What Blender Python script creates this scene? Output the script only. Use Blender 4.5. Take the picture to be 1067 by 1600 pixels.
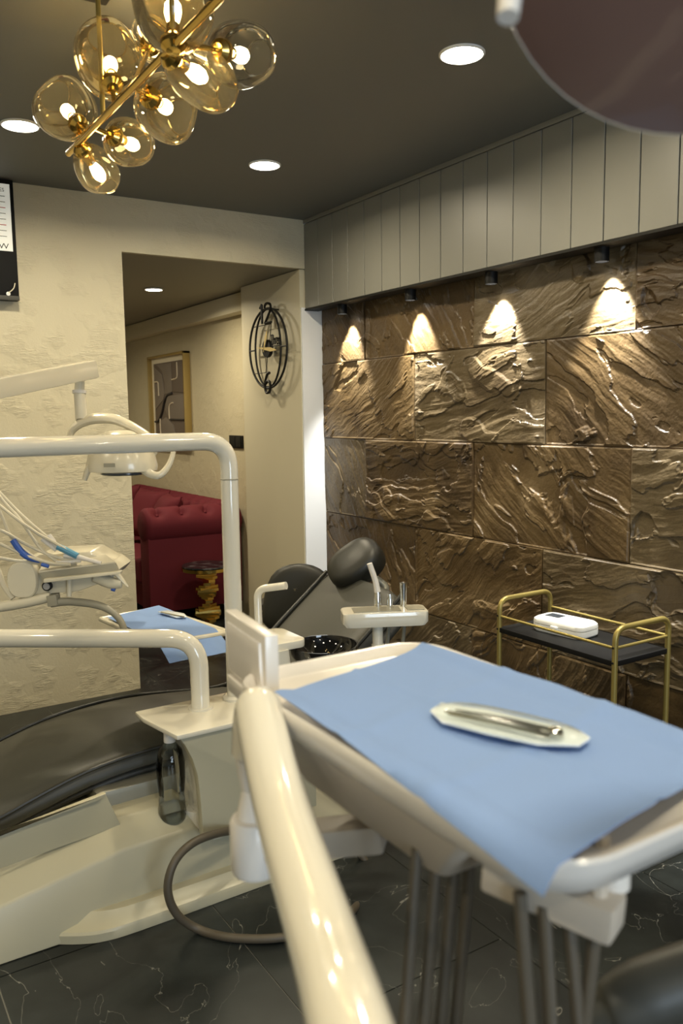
import bpy, bmesh, math, random
import numpy as np
from mathutils import Vector, Matrix
random.seed(7); rng = np.random.default_rng(7)
S = bpy.context.scene
for o in list(bpy.data.objects): bpy.data.objects.remove(o)
COL = S.collection

# ---------------------------------------------------------------- camera
FPX, YAW, PITCH, ROLL, CH = 1298.0, math.radians(32.44), math.radians(6.70), math.radians(0.783), 1.38
fwd = Vector((math.sin(YAW)*math.cos(PITCH), math.cos(YAW)*math.cos(PITCH), -math.sin(PITCH)))
rgt0 = Vector((math.cos(YAW), -math.sin(YAW), 0)); up0 = rgt0.cross(fwd)
RGT = rgt0*math.cos(ROLL) - up0*math.sin(ROLL); UPV = rgt0*math.sin(ROLL) + up0*math.cos(ROLL)
EYE = Vector((0, 0, CH))
cd = bpy.data.cameras.new('camera'); cam = bpy.data.objects.new('camera', cd); COL.objects.link(cam)
M = Matrix.Identity(4)
for i in range(3): M[i][0], M[i][1], M[i][2], M[i][3] = RGT[i], UPV[i], -fwd[i], EYE[i]
cam.matrix_world = M
cd.sensor_fit = 'VERTICAL'; cd.sensor_height = 36; cd.sensor_width = 24; cd.lens = 36*FPX/1600
cd.clip_start = 0.02; cd.dof.use_dof = True; cd.dof.focus_distance = 3.2; cd.dof.aperture_fstop = 5.6
S.camera = cam

# ---------------------------------------------------------------- world, exposure
S.view_settings.view_transform = 'Standard'; S.view_settings.look = 'None'
S.view_settings.gamma = 1; S.view_settings.use_curve_mapping = False
S.view_settings.exposure = 0.0
w = bpy.data.worlds.new('world'); S.world = w; w.use_nodes = True
w.node_tree.nodes['Background'].inputs[0].default_value = (0.75, 0.86, 1, 1)
w.node_tree.nodes['Background'].inputs[1].default_value = 0.6
def area(name, loc, rot, sx, sy, watts, col, spread=180, shape='RECTANGLE'):
    l = bpy.data.lights.new(name, 'AREA'); l.shape = shape; l.size = sx; l.size_y = sy; l.energy = watts; l.color = col
    l.spread = math.radians(spread)
    o = bpy.data.objects.new(name, l); COL.objects.link(o); o.location = loc; o.rotation_euler = rot; return o
DAY = area('window_daylight', (0.2, -2.46, 1.25), (math.radians(90), 0, 0), 1.5, 1.5, 60, (0.70, 0.85, 1.0))

def ray(px, py): return fwd + RGT*((px-533.5)/FPX) + UPV*((800-py)/FPX)
def at(px, py, t):               # a point at distance t in front of the lens
    return EYE + ray(px, py)*t
def onp(px, py, ax, v):          # a point on the room plane x / y / z = v
    i = 'xyz'.index(ax); d = ray(px, py); return EYE + d*((v-EYE[i])/d[i])

# ---------------------------------------------------------------- materials
def mat(name, col, rough=0.5, metal=0, spec=0.5, noise=None, bump=None, coat=0, emit=None, es=0, alpha=None):
    m = bpy.data.materials.new(name); m.use_nodes = True; nt = m.node_tree; b = nt.nodes['Principled BSDF']
    b.inputs['Base Color'].default_value = (*col, 1); b.inputs['Roughness'].default_value = rough
    b.inputs['Metallic'].default_value = metal; b.inputs['Specular IOR Level'].default_value = spec
    b.inputs['Coat Weight'].default_value = coat
    if emit: b.inputs['Emission Color'].default_value = (*emit, 1); b.inputs['Emission Strength'].default_value = es
    tc = nt.nodes.new('ShaderNodeTexCoord')
    def nz(scale, detail=4, dist=0, vec=None):
        n = nt.nodes.new('ShaderNodeTexNoise'); n.inputs['Scale'].default_value = scale
        n.inputs['Detail'].default_value = detail; n.inputs['Distortion'].default_value = dist
        nt.links.new(vec or tc.outputs['Object'], n.inputs['Vector']); return n
    if noise:                    # (scale, colour 2, low, high)
        n = nz(noise[0]); r = nt.nodes.new('ShaderNodeValToRGB')
        r.color_ramp.elements[0].color = (*col, 1); r.color_ramp.elements[1].color = (*noise[1], 1)
        r.color_ramp.elements[0].position = noise[2]; r.color_ramp.elements[1].position = noise[3]
        nt.links.new(n.outputs['Fac'], r.inputs['Fac']); nt.links.new(r.outputs['Color'], b.inputs['Base Color'])
    if bump:                     # (scale, strength, distance)
        n = nz(bump[0], 6); bp = nt.nodes.new('ShaderNodeBump')
        bp.inputs['Strength'].default_value = bump[1]; bp.inputs['Distance'].default_value = bump[2]
        nt.links.new(n.outputs['Fac'], bp.inputs['Height']); nt.links.new(bp.outputs['Normal'], b.inputs['Normal'])
    return m
def glassy(name, tint, ior=1.45, rough=0.02, haze=0):
    m = bpy.data.materials.new(name); m.use_nodes = True; nt = m.node_tree; nt.nodes.clear()
    out = nt.nodes.new('ShaderNodeOutputMaterial'); mx = nt.nodes.new('ShaderNodeMixShader')
    fr = nt.nodes.new('ShaderNodeFresnel'); fr.inputs['IOR'].default_value = ior
    tr = nt.nodes.new('ShaderNodeBsdfTransparent'); tr.inputs['Color'].default_value = (*tint, 1)
    gl = nt.nodes.new('ShaderNodeBsdfGlossy'); gl.inputs['Roughness'].default_value = rough
    nt.links.new(fr.outputs[0], mx.inputs[0]); nt.links.new(tr.outputs[0], mx.inputs[1]); nt.links.new(gl.outputs[0], mx.inputs[2])
    if haze:
        tl = nt.nodes.new('ShaderNodeBsdfTranslucent'); tl.inputs['Color'].default_value = (*tint, 1); m2 = nt.nodes.new('ShaderNodeMixShader'); m2.inputs[0].default_value = haze
        nt.links.new(mx.outputs[0], m2.inputs[1]); nt.links.new(tl.outputs[0], m2.inputs[2]); mx = m2
    nt.links.new(mx.outputs[0], out.inputs[0]); return m
def plaster(name, col, strength=0.5):
    m = mat(name, col, 0.62, spec=0.3); nt = m.node_tree; b = nt.nodes['Principled BSDF']
    tc = nt.nodes.new('ShaderNodeTexCoord'); N = nt.nodes.new; K = nt.links.new
    n1 = N('ShaderNodeTexNoise'); n1.inputs['Scale'].default_value = 9; n1.inputs['Detail'].default_value = 2
    mp = N('ShaderNodeMapping'); mp.inputs['Rotation'].default_value = (0.3, 0.7, 0.4); mp.inputs['Scale'].default_value = (10, 10, 45)
    n2 = N('ShaderNodeTexNoise'); n2.inputs['Scale'].default_value = 2.2; n2.inputs['Detail'].default_value = 5; n2.inputs['Distortion'].default_value = 1.4
    n3 = N('ShaderNodeTexNoise'); n3.inputs['Scale'].default_value = 120
    K(tc.outputs['Object'], n1.inputs['Vector']); K(tc.outputs['Object'], mp.inputs['Vector']); K(mp.outputs[0], n2.inputs['Vector']); K(tc.outputs['Object'], n3.inputs['Vector'])
    rp = N('ShaderNodeValToRGB'); rp.color_ramp.elements[0].position = 0.47; rp.color_ramp.elements[1].position = 0.6
    K(n1.outputs['Fac'], rp.inputs['Fac'])
    mu = N('ShaderNodeMath'); mu.operation = 'MULTIPLY'; K(rp.outputs['Color'], mu.inputs[0]); K(n2.outputs['Fac'], mu.inputs[1])
    ad = N('ShaderNodeMath'); ad.operation = 'MULTIPLY_ADD'; ad.inputs[1].default_value = 0.12
    K(n3.outputs['Fac'], ad.inputs[0]); K(mu.outputs[0], ad.inputs[2])
    bp = N('ShaderNodeBump'); bp.inputs['Strength'].default_value = strength; bp.inputs['Distance'].default_value = 0.012
    K(ad.outputs[0], bp.inputs['Height']); K(bp.outputs['Normal'], b.inputs['Normal'])
    return m
def stone_mat(name, c1, c2, c3):
    m = mat(name, c1, 0.42, spec=0.5); nt = m.node_tree; b = nt.nodes['Principled BSDF']; N = nt.nodes.new; K = nt.links.new
    tc = N('ShaderNodeTexCoord'); n = N('ShaderNodeTexNoise'); n.inputs['Scale'].default_value = 3.2; n.inputs['Detail'].default_value = 7
    n.inputs['Distortion'].default_value = 0.7
    K(tc.outputs['Object'], n.inputs['Vector']); r = N('ShaderNodeValToRGB'); e = r.color_ramp.elements
    e[0].position = 0.33; e[0].color = (*c1, 1); e[1].position = 0.72; e[1].color = (*c3, 1); x = e.new(0.52); x.color = (*c2, 1)
    K(n.outputs['Fac'], r.inputs['Fac']); K(r.outputs['Color'], b.inputs['Base Color'])
    n2 = N('ShaderNodeTexNoise'); n2.inputs['Scale'].default_value = 60; n2.inputs['Detail'].default_value = 8
    K(tc.outputs['Object'], n2.inputs['Vector']); bp = N('ShaderNodeBump'); bp.inputs['Strength'].default_value = 0.55; bp.inputs['Distance'].default_value = 0.004
    K(n2.outputs['Fac'], bp.inputs['Height']); K(bp.outputs['Normal'], b.inputs['Normal'])
    return m
def tile_mat(name):
    m = mat(name, (0.02, 0.024, 0.024), 0.3, spec=0.5); nt = m.node_tree; b = nt.nodes['Principled BSDF']; N = nt.nodes.new; K = nt.links.new
    g = N('ShaderNodeNewGeometry'); n = N('ShaderNodeTexNoise'); n.inputs['Scale'].default_value = 3; n.inputs['Detail'].default_value = 8; n.inputs['Distortion'].default_value = 0.8
    K(g.outputs['Position'], n.inputs['Vector']); r = N('ShaderNodeValToRGB'); e = r.color_ramp.elements
    e[0].position = 0.35; e[0].color = (0.006, 0.0075, 0.0075, 1); e[1].position = 0.75; e[1].color = (0.03, 0.036, 0.035, 1)
    K(n.outputs['Fac'], r.inputs['Fac'])
    v = N('ShaderNodeTexNoise'); v.inputs['Scale'].default_value = 2.4; v.inputs['Detail'].default_value = 5; v.inputs['Distortion'].default_value = 1.6
    K(g.outputs['Position'], v.inputs['Vector'])
    s = N('ShaderNodeMath'); s.operation = 'SUBTRACT'; s.inputs[1].default_value = 0.5; K(v.outputs['Fac'], s.inputs[0])
    a = N('ShaderNodeMath'); a.operation = 'ABSOLUTE'; K(s.outputs[0], a.inputs[0])
    l = N('ShaderNodeMath'); l.operation = 'LESS_THAN'; l.inputs[1].default_value = 0.0013; K(a.outputs[0], l.inputs[0])
    k = N('ShaderNodeMath'); k.operation = 'MULTIPLY'; K(l.outputs[0], k.inputs[0]); K(n.outputs['Fac'], k.inputs[1])
    mx = N('ShaderNodeMix'); mx.data_type = 'RGBA'; mx.inputs[7].default_value = (0.3, 0.3, 0.27, 1)
    K(k.outputs[0], mx.inputs[0]); K(r.outputs['Color'], mx.inputs[6]); K(mx.outputs[2], b.inputs['Base Color'])
    bp = N('ShaderNodeBump'); bp.inputs['Strength'].default_value = 0.25; bp.inputs['Distance'].default_value = 0.006
    K(n.outputs['Fac'], bp.inputs['Height']); K(bp.outputs['Normal'], b.inputs['Normal'])
    return m
MT = dict(
    plaster=plaster('cream_plaster', (0.56, 0.51, 0.37), 0.55), plaster2=plaster('alcove_plaster', (0.54, 0.48, 0.33), 0.3),
    paint=mat('cream_paint', (0.56, 0.51, 0.37), 0.5), white=mat('white_paint_daylit', (0.72, 0.74, 0.76), 0.5),
    ceil=mat('dark_grey_ceiling', (0.14, 0.14, 0.13), 0.6), ceil_bounce=mat('ceiling_bounce_lit', (0.24, 0.225, 0.17), 0.6), soffit=mat('grey_board', (0.20, 0.197, 0.172), 0.4, bump=(60, 0.06, 0.002)),  # alcove ceiling: same paint as the main one, bounce light put into the colour
    groove=mat('groove_dark', (0.03, 0.03, 0.028), 0.7), grout=mat('grout', (0.24, 0.235, 0.20), 0.8), joint=mat('rust_joint', (0.12, 0.06, 0.02), 0.8),
    tile=tile_mat('slate_tile'),
    stoneA=stone_mat('brown_slate', (0.045, 0.026, 0.009), (0.085, 0.053, 0.020), (0.125, 0.085, 0.04)),
    stoneB=stone_mat('grey_brown_slate', (0.05, 0.033, 0.015), (0.088, 0.063, 0.031), (0.15, 0.115, 0.07)),
    stoneC=stone_mat('dark_slate', (0.036, 0.021, 0.008), (0.068, 0.042, 0.016), (0.11, 0.073, 0.033)),
    plastic=mat('ivory_plastic', (0.68, 0.63, 0.49), 0.22, coat=0.3), plastic2=mat('white_plastic', (0.72, 0.68, 0.62), 0.25, coat=0.2),
    base=mat('cream_plastic_shaded', (0.46, 0.43, 0.31), 0.35), enamel=mat('ivory_enamel', (0.74, 0.70, 0.585), 0.12, coat=0.8),  # cream of chair base and cabinet front is darkened to hold their shadow
    plate=mat('beige_grey_plate', (0.32, 0.30, 0.23), 0.4), putty=mat('putty_plastic', (0.5, 0.44, 0.36), 0.4),
    leather=mat('black_leather', (0.018, 0.018, 0.014), 0.42, bump=(180, 0.12, 0.002)), leather_lit=mat('black_leather_lit', (0.045, 0.045, 0.036), 0.45, bump=(180, 0.12, 0.002)),  # second leather is the black one with light on its top painted in
    blackgl=mat('black_glass_bowl', (0.006, 0.006, 0.006), 0.06, coat=0.5), black=mat('matt_black', (0.006, 0.006, 0.006), 0.5, spec=0.2), iron=mat('black_iron', (0.009, 0.0085, 0.007), 0.55, spec=0.25),
    darkgrey=mat('dark_grey_pad', (0.05, 0.05, 0.042), 0.45), hosed=mat('dark_hose', (0.085, 0.07, 0.048), 0.5), hosel=mat('ivory_hose', (0.62, 0.57, 0.44), 0.4),
    goldpaint=mat('gold_paint', (0.78, 0.60, 0.25), 0.4, metal=0.2), gold=mat('gold_metal', (0.75, 0.5, 0.13), 0.16, metal=1), brass=mat('brass_paint', (0.33, 0.26, 0.08), 0.38, metal=0.6), chrome=mat('chrome', (0.75, 0.75, 0.72), 0.15, metal=1),
    paper=mat('blue_paper', (0.215, 0.325, 0.58), 0.8, spec=0.15, bump=(40, 0.12, 0.003)), blue=mat('blue_sleeve', (0.03, 0.10, 0.42), 0.4), teal=mat('teal_sleeve', (0.10, 0.30, 0.45), 0.4),
    sofa=mat('burgundy_velvet', (0.125, 0.016, 0.024), 0.75, spec=0.2, bump=(300, 0.1, 0.001)), pouch=mat('pouch_paper', (0.80, 0.86, 0.88), 0.25, coat=0.5),
    film=glassy('pouch_film', (0.97, 0.99, 0.98), 1.2, 0.15), bottle=glassy('clear_bottle', (0.93, 0.94, 0.92), 1.5, 0.03),
    amber=glassy('amber_glass', (0.90, 0.80, 0.56), 1.55, haze=0.022), smoke=glassy('smoke_glass', (0.72, 0.70, 0.63), 1.5, haze=0.012),
    bulb=mat('bulb_glow', (1, 0.9, 0.7), 0.3, emit=(1, 0.8, 0.45), es=42), led=mat('led_diffuser', (1, 1, 1), 0.4, emit=(1, 0.93, 0.78), es=30), spotled=mat('spot_led', (1, 1, 1), 0.4, emit=(1, 0.97, 0.9), es=25),
    frame=mat('gilt_frame', (0.42, 0.30, 0.10), 0.35, metal=0.5), mount=mat('mount_board', (0.68, 0.62, 0.47), 0.7), art1=mat('taupe_relief', (0.13, 0.10, 0.075), 0.7), art2=mat('grey_taupe_relief', (0.175, 0.145, 0.115), 0.7), art3=mat('dark_line', (0.03, 0.025, 0.02), 0.7), art4=mat('cream_line', (0.62, 0.53, 0.38), 0.6),
    screen=mat('screen_white', (0.8, 0.8, 0.75), 0.3, emit=(0.95, 0.95, 0.85), es=0.25), ink=mat('ink', (0.03, 0.03, 0.03), 0.6), inkgrey=mat('grey_ink', (0.3, 0.3, 0.3), 0.6), inkred=mat('red_ink', (0.5, 0.08, 0.1), 0.6),
    mauve=mat('mauve_lens', (0.15, 0.088, 0.072), 0.35, coat=0.3), marble=mat('black_marble', (0.012, 0.013, 0.015), 0.1, noise=(14, (0.14, 0.14, 0.15), 0.5, 0.78)), white2=mat('white_case', (0.80, 0.80, 0.76), 0.3), greyscr=mat('grey_display', (0.05, 0.06, 0.075), 0.2),
    steelgrey=mat('grey_metal_plate', (0.25, 0.24, 0.19), 0.4, metal=0.3), pane=glassy('window_pane', (0.95, 0.97, 1.0), 1.45))

# ---------------------------------------------------------------- mesh helpers
class MB:
    def __init__(s): s.v = []; s.f = []
    def add(s, v, f):
        n = len(s.v); s.v += [tuple(p) for p in v]; s.f += [tuple(i+n for i in q) for q in f]; return s
    def box(s, a, b):
        x0, y0, z0 = a; x1, y1, z1 = b
        return s.add([(x0,y0,z0),(x1,y0,z0),(x1,y1,z0),(x0,y1,z0),(x0,y0,z1),(x1,y0,z1),(x1,y1,z1),(x0,y1,z1)],
                     [(3,2,1,0),(4,5,6,7),(0,1,5,4),(1,2,6,5),(2,3,7,6),(3,0,4,7)])
    def prism(s, pts, vec):      # planar outline swept along vec
        n = len(pts); vec = Vector(vec); P = [Vector(p) for p in pts]
        return s.add(P+[p+vec for p in P], [tuple(range(n))[::-1], tuple(range(n, 2*n))]+[(i,(i+1)%n,n+(i+1)%n,n+i) for i in range(n)])
    def loft(s, rings, caps=True, closed=False):
        n = len(rings[0]); m = len(rings); v = [p for r in rings for p in r]; f = []
        for j in range(m if closed else m-1):
            a = j*n; b = ((j+1) % m)*n
            f += [(a+i, a+(i+1)%n, b+(i+1)%n, b+i) for i in range(n)]
        if caps and not closed: f += [tuple(range(n))[::-1], tuple(range((m-1)*n, m*n))]
        return s.add(v, f)
    def tube(s, pts, r, seg=12, closed=False, smooth=0, flat=None):
        P = [Vector(p) for p in pts]
        R = list(r) if hasattr(r, '__len__') else [r]*len(P)
        if smooth: P, R = spline(P, R, smooth, closed)
        n = len(P); rings = []; prev = None
        for i in range(n):
            if closed: t = P[(i+1)%n]-P[i-1]
            else: t = P[min(i+1, n-1)]-P[max(i-1, 0)]
            t.normalize()
            if prev is None:
                u = t.cross(Vector((0,0,1)))
                if u.length < 1e-3: u = t.cross(Vector((1,0,0)))
            else: u = prev - t*prev.dot(t)
            u.normalize(); prev = u; q = t.cross(u)
            fl = flat or 1
            rings.append([P[i]+u*R[i]*math.cos(2*math.pi*k/seg)+q*R[i]*fl*math.sin(2*math.pi*k/seg) for k in range(seg)])
        return s.loft(rings, True, closed)
    def lathe(s, prof, org=(0,0,0), axis=(0,0,1), seg=24, sx=1):   # prof: (radius, height)
        o = Vector(org); a = Vector(axis).normalized(); u = a.orthogonal().normalized()
        if abs(a.z) > 0.99: u = Vector((1,0,0))
        q = a.cross(u)
        return s.loft([[o+a*h+(u*math.cos(2*math.pi*k/seg)*sx+q*math.sin(2*math.pi*k/seg))*max(r, 1e-4) for k in range(seg)] for r, h in prof])
    def build(s, name, m, parent=None, bevel=0, bseg=2, ang=35, sub=0):
        me = bpy.data.meshes.new(name); me.from_pydata(s.v, [], s.f)
        bm = bmesh.new(); bm.from_mesh(me); bmesh.ops.recalc_face_normals(bm, faces=bm.faces)
        if bevel: bmesh.ops.bevel(bm, geom=[e for e in bm.edges if len(e.link_faces) == 2 and e.calc_face_angle(0) > 0.5], offset=bevel, segments=bseg, affect='EDGES', profile=0.6, clamp_overlap=True)
        bm.to_mesh(me); bm.free()
        for p in me.polygons: p.use_smooth = True
        me.set_sharp_from_angle(angle=math.radians(ang))
        me.materials.append(MT[m] if isinstance(m, str) else m)
        o = bpy.data.objects.new(name, me); COL.objects.link(o)
        if parent:
            o.parent = parent; o.matrix_parent_inverse = Matrix.Identity(4)
            o.location = -root_loc(parent)
        if sub:
            md = o.modifiers.new('s', 'SUBSURF'); md.levels = md.render_levels = sub
        return o
def root_loc(p):
    v = Vector(p.location)
    while p.parent: p = p.parent; v += Vector(p.location)
    return v
def spline(P, R, k, closed):
    n = len(P); out = []; ro = []; g = lambda i: P[i % n] if closed else P[max(0, min(n-1, i))]; h = lambda i: R[i % n] if closed else R[max(0, min(n-1, i))]
    for i in range(n if closed else n-1):
        for j in range(k):
            t = j/k; a, b, c, d = g(i-1), g(i), g(i+1), g(i+2)
            out.append(0.5*((2*b)+(c-a)*t+(2*a-5*b+4*c-d)*t*t+(3*b-a-3*c+d)*t**3)); ro.append(h(i)*(1-t)+h(i+1)*t)
    if not closed: out.append(P[-1].copy()); ro.append(R[-1])
    return out, ro
def bend(pts, rad, n=8):         # polyline with rounded corners
    P = [Vector(p) for p in pts]; out = [P[0]]
    for i in range(1, len(P)-1):
        a = (P[i-1]-P[i]).normalized(); b = (P[i+1]-P[i]).normalized()
        for k in range(n+1):
            t = k/n; out.append((P[i]+a*rad)*(1-t)**2+P[i]*2*t*(1-t)+(P[i]+b*rad)*t*t)
    out.append(P[-1]); return out
def rrect(x0, x1, y0, y1, r, n=6):
    o = []
    for cx, cy, a in ((x1-r,y0+r,-90),(x1-r,y1-r,0),(x0+r,y1-r,90),(x0+r,y0+r,180)):
        for k in range(n+1):
            t = math.radians(a+90*k/n); o.append((cx+r*math.cos(t), cy+r*math.sin(t)))
    return o
def pad(mb, outline, normal, thick, dome=0.35, back=0.4):   # soft cushion from a planar outline
    P = [Vector(p) for p in outline]; c = sum(P, Vector())/len(P); n = Vector(normal).normalized()
    prof = [(0.02, 1+dome), (0.45, 1+dome*0.85), (0.75, 1+dome*0.5), (0.93, 0.9), (1.0, 0.45), (1.0, -back*0.4), (0.95, -back*0.9), (0.8, -back), (0.02, -back)]
    return mb.loft([[c+(p-c)*s+n*thick*h for p in P] for s, h in prof])
def ellipse(c, u, v, a, b, n=28, pw=2.0):
    c, u, v = Vector(c), Vector(u), Vector(v); o = []
    for k in range(n):
        t = 2*math.pi*k/n; cs, sn = math.cos(t), math.sin(t)
        o.append(c+u*a*math.copysign(abs(cs)**(2/pw), cs)+v*b*math.copysign(abs(sn)**(2/pw), sn))
    return o
def text(name, body, size, m, origin, xdir, ydir, parent, extrude=0.001, align='CENTER', sx=1.0, bold=0):
    cu = bpy.data.curves.new('t', 'FONT'); cu.offset = bold; cu.body = body; cu.size = size; cu.extrude = extrude; cu.align_x = align; cu.align_y = 'CENTER'
    t = bpy.data.objects.new('t', cu); COL.objects.link(t); bpy.context.view_layer.update()
    me = bpy.data.meshes.new_from_object(t.evaluated_get(bpy.context.evaluated_depsgraph_get())); bpy.data.objects.remove(t)
    X = Vector(xdir); Y = Vector(ydir); Z = X.cross(Y); O = Vector(origin)
    for v in me.vertices: v.co = O + X*v.co.x*sx + Y*v.co.y + Z*v.co.z
    me.materials.clear(); me.materials.append(MT[m]); me.name = name
    o = bpy.data.objects.new(name, me); COL.objects.link(o); o.parent = parent; o.location = -root_loc(parent); return o
def tag(o, label=None, cat=None, group=None, kind=None):
    if label: o['label'] = label
    if cat: o['category'] = cat
    if group: o['group'] = group
    if kind: o['kind'] = kind
    return o
def thing(name, loc, label, cat, group=None):
    o = bpy.data.objects.new(name, None); o.empty_display_size = 0.1; COL.objects.link(o); o.location = loc
    return tag(o, label, cat, group)
def struct(o, label=None): return tag(o, label, None, None, 'structure')
def bx(name, a, b, m, parent=None, bevel=0, **k): return MB().box(a, b).build(name, m, parent, bevel, **k)

# ---------------------------------------------------------------- room shell
ZC, YW, XS, XF, ZS, XP = 2.43, 4.038, 2.47, 2.347, 1.955, 2.48
X0, Y0 = -2.2, -2.5
fl = struct(bx('floor', (X0-0.1, Y0-0.1, -0.08), (2.62, 7.7, -0.004), 'grout'), 'dark slate tiled floor with pale veins')
tm = MB().box((0.002, 0.002, -0.004), (0.573, 1.148, 0.0)).build('tile', 'tile', fl)
tm.location = (0, 0, 0); first = True
for i in range(9):
    for j in range(9):
        x = 0.29+0.575*(i-5); y = 2.66+1.15*(j-5)+(0.575 if i % 2 else 0)
        if x > 2.45 or y > 7.2: continue
        o = tm if first else tm.copy()
        if not first: COL.objects.link(o)
        o.location = (x, y, 0); first = False
struct(bx('ceiling', (X0-0.1, Y0-0.1, ZC), (2.62, YW, ZC+0.1), 'ceil'), 'dark grey painted ceiling')
struct(bx('wall_back', (X0-0.1, YW, 0), (1.332, YW+0.16, 2.173), 'plaster'), 'cream trowelled plaster wall with the screen')
struct(bx('wall_back_header', (X0-0.1, YW, 2.173), (2.35, YW+0.03, ZC+0.1), 'plaster'), 'cream plaster beam above the opening')
struct(bx('wall_pillar', (2.322, YW+0.012, 0), (2.62, 4.782, 2.17), 'paint'), 'smooth cream pillar carrying the clock')
struct(bx('wall_pillar_daylit', (2.326, YW+0.001, 0), (2.468, YW+0.0115, ZS+0.01), 'white'), 'end face of the pillar with cool daylight put into its white')  # front face of the pillar; bluish daylight is painted into its white
struct(bx('ceiling_alcove', (X0-0.1, YW+0.031, 2.1735), (2.62, 7.7, 2.25), 'ceil_bounce'), 'low grey ceiling of the seating alcove')
struct(bx('wall_alcove_right', (XP, 4.783, 0), (2.62, 7.7, 2.17), 'plaster2'), 'cream plaster wall behind the sofa')
struct(bx('trim_2', (2.385, 4.783, 2.045), (XP, 7.6, 2.17), 'paint', bevel=0.02), 'cream bulkhead along the alcove ceiling')
struct(bx('wall_alcove_back', (X0-0.1, 7.6, 0), (XP, 7.7, 2.17), 'plaster2'))
struct(bx('wall_alcove_left', (0.2, YW+0.16, 0), (0.3, 7.6, 2.17), 'plaster2'))
struct(bx('wall_left', (X0-0.1, Y0, 0), (X0, YW, ZC), 'plaster'))
WX0, WX1, WZ0, WZ1 = -0.6, 1.0, 0.45, 2.05
wf = struct(bx('wall_front', (X0, Y0-0.1, 0), (WX0, Y0, ZC), 'plaster'))
bx('wall_panel', (WX1, Y0-0.1, 0), (2.47, Y0, ZC), 'plaster', wf); bx('wall_panel', (WX0, Y0-0.1, 0), (WX1, Y0, WZ0), 'plaster', wf); bx('wall_panel', (WX0, Y0-0.1, WZ1), (WX1, Y0, ZC), 'plaster', wf)
wn = struct(bx('window_1', (WX0, Y0-0.06, WZ0), (WX1, Y0-0.052, WZ1), 'pane'))
for a, b in (((WX0, WZ0), (WX0+0.05, WZ1)), ((WX1-0.05, WZ0), (WX1, WZ1)), ((WX0, WZ0), (WX1, WZ0+0.05)), ((WX0, WZ1-0.05), (WX1, WZ1)), ((0.18, WZ0), (0.22, WZ1))):
    bx('window_frame', (a[0], Y0-0.08, a[1]), (b[0], Y0-0.03, b[1]), 'white', wn)
wr = struct(bx('wall_right', (XS+0.001, Y0, 0), (2.62, YW+0.01, ZC), 'joint'), 'brown slate slab feature wall')

# slate slabs: running bond, every slab with its own cleft relief
def vnoise(x, y, seed):
    def hsh(a, b): return np.modf(np.abs(np.sin(a*127.1+b*311.7+seed*74.7)*43758.5453))[0]
    xi, yi = np.floor(x), np.floor(y); fx, fy = x-xi, y-yi; u, v = fx*fx*(3-2*fx), fy*fy*(3-2*fy)
    return (hsh(xi,yi)*(1-u)+hsh(xi+1,yi)*u)*(1-v)+(hsh(xi,yi+1)*(1-u)+hsh(xi+1,yi+1)*u)*v
def fbm(x, y, seed, o=4):
    r = 0; a = 0.5
    for k in range(o): r = r+a*vnoise(x, y, seed+k*13.1); x = x*2.03+5.1; y = y*2.03+1.7; a *= 0.5
    return r
def slab(y1, y0, z0, z1, ang, seed, m, nu, nv, crack):
    U, V = np.meshgrid(np.linspace(0, 1, nu), np.linspace(0, 1, nv)); y = y1+(y0-y1)*U; z = z0+(z1-z0)*V
    a = math.radians(ang); p = (-y)*math.cos(a)+z*math.sin(a); q = y*math.sin(a)+z*math.cos(a)
    wv = fbm(p*3, q*3, seed, 3)
    n = fbm(p*2.0+wv*0.8, q*5.0+wv*1.0, seed+3, 6)
    k = 6.0; t = n*k; st = np.floor(t); fr = t-st; ter = (st+np.clip((fr-0.92)/0.08, 0, 1))/k
    g = 2.6; n2 = fbm(p*1.8+4+wv*1.2, q*3.0-wv*1.6, seed+9, 6)*g; s2 = np.floor(n2); f2 = n2-s2; ter2 = (s2+np.clip((f2-0.93)/0.07, 0, 1))/g
    fine = fbm(p*7+wv*2, q*42+wv*5, seed+21, 4); rid = 1-np.abs(2*fbm(p*3.5+wv*2, q*24+wv*4, seed+31, 4)-0.95)
    hgt = 0.034*ter+crack*0.028*ter2+0.0045*fine+0.0035*rid+0.004*n
    ed = np.minimum(np.minimum(U*abs(y1-y0), (1-U)*abs(y1-y0)), np.minimum(V*(z1-z0), (1-V)*(z1-z0)))
    hgt = (hgt-hgt.mean())*np.clip(ed/0.006, 0.35, 1)
    hgt = np.clip(hgt+0.012+0.004*math.sin(seed*3.3), 0.0015, 0.034)
    X = XS-hgt
    v = [(float(a_), float(b_), float(c_)) for a_, b_, c_ in zip(X.ravel(), y.ravel(), z.ravel())]
    f = [(j*nu+i, j*nu+i+1, (j+1)*nu+i+1, (j+1)*nu+i) for j in range(nv-1) for i in range(nu-1)]
    rim = [i for i in range(nu)]+[j*nu+nu-1 for j in range(1, nv)]+[(nv-1)*nu+i for i in range(nu-2, -1, -1)]+[j*nu for j in range(nv-2, 0, -1)]
    base = len(v); v += [(XS, v[i][1], v[i][2]) for i in rim]; L = len(rim)
    f += [(rim[(i+1) % L], rim[i], base+i, base+(i+1) % L) for i in range(L)]
    me = bpy.data.meshes.new('slate_slab'); me.from_pydata(v, [], f); me.polygons.foreach_set('use_smooth', [False]*len(f)); me.update()
    me.materials.append(MT[m]); o = bpy.data.objects.new('slate_slab', me); COL.objects.link(o); o.parent = wr
rows = [(0.0, 0.418), (0.418, 0.830), (0.830, 1.250), (1.250, 1.660), (1.660, 2.075)]
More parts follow.
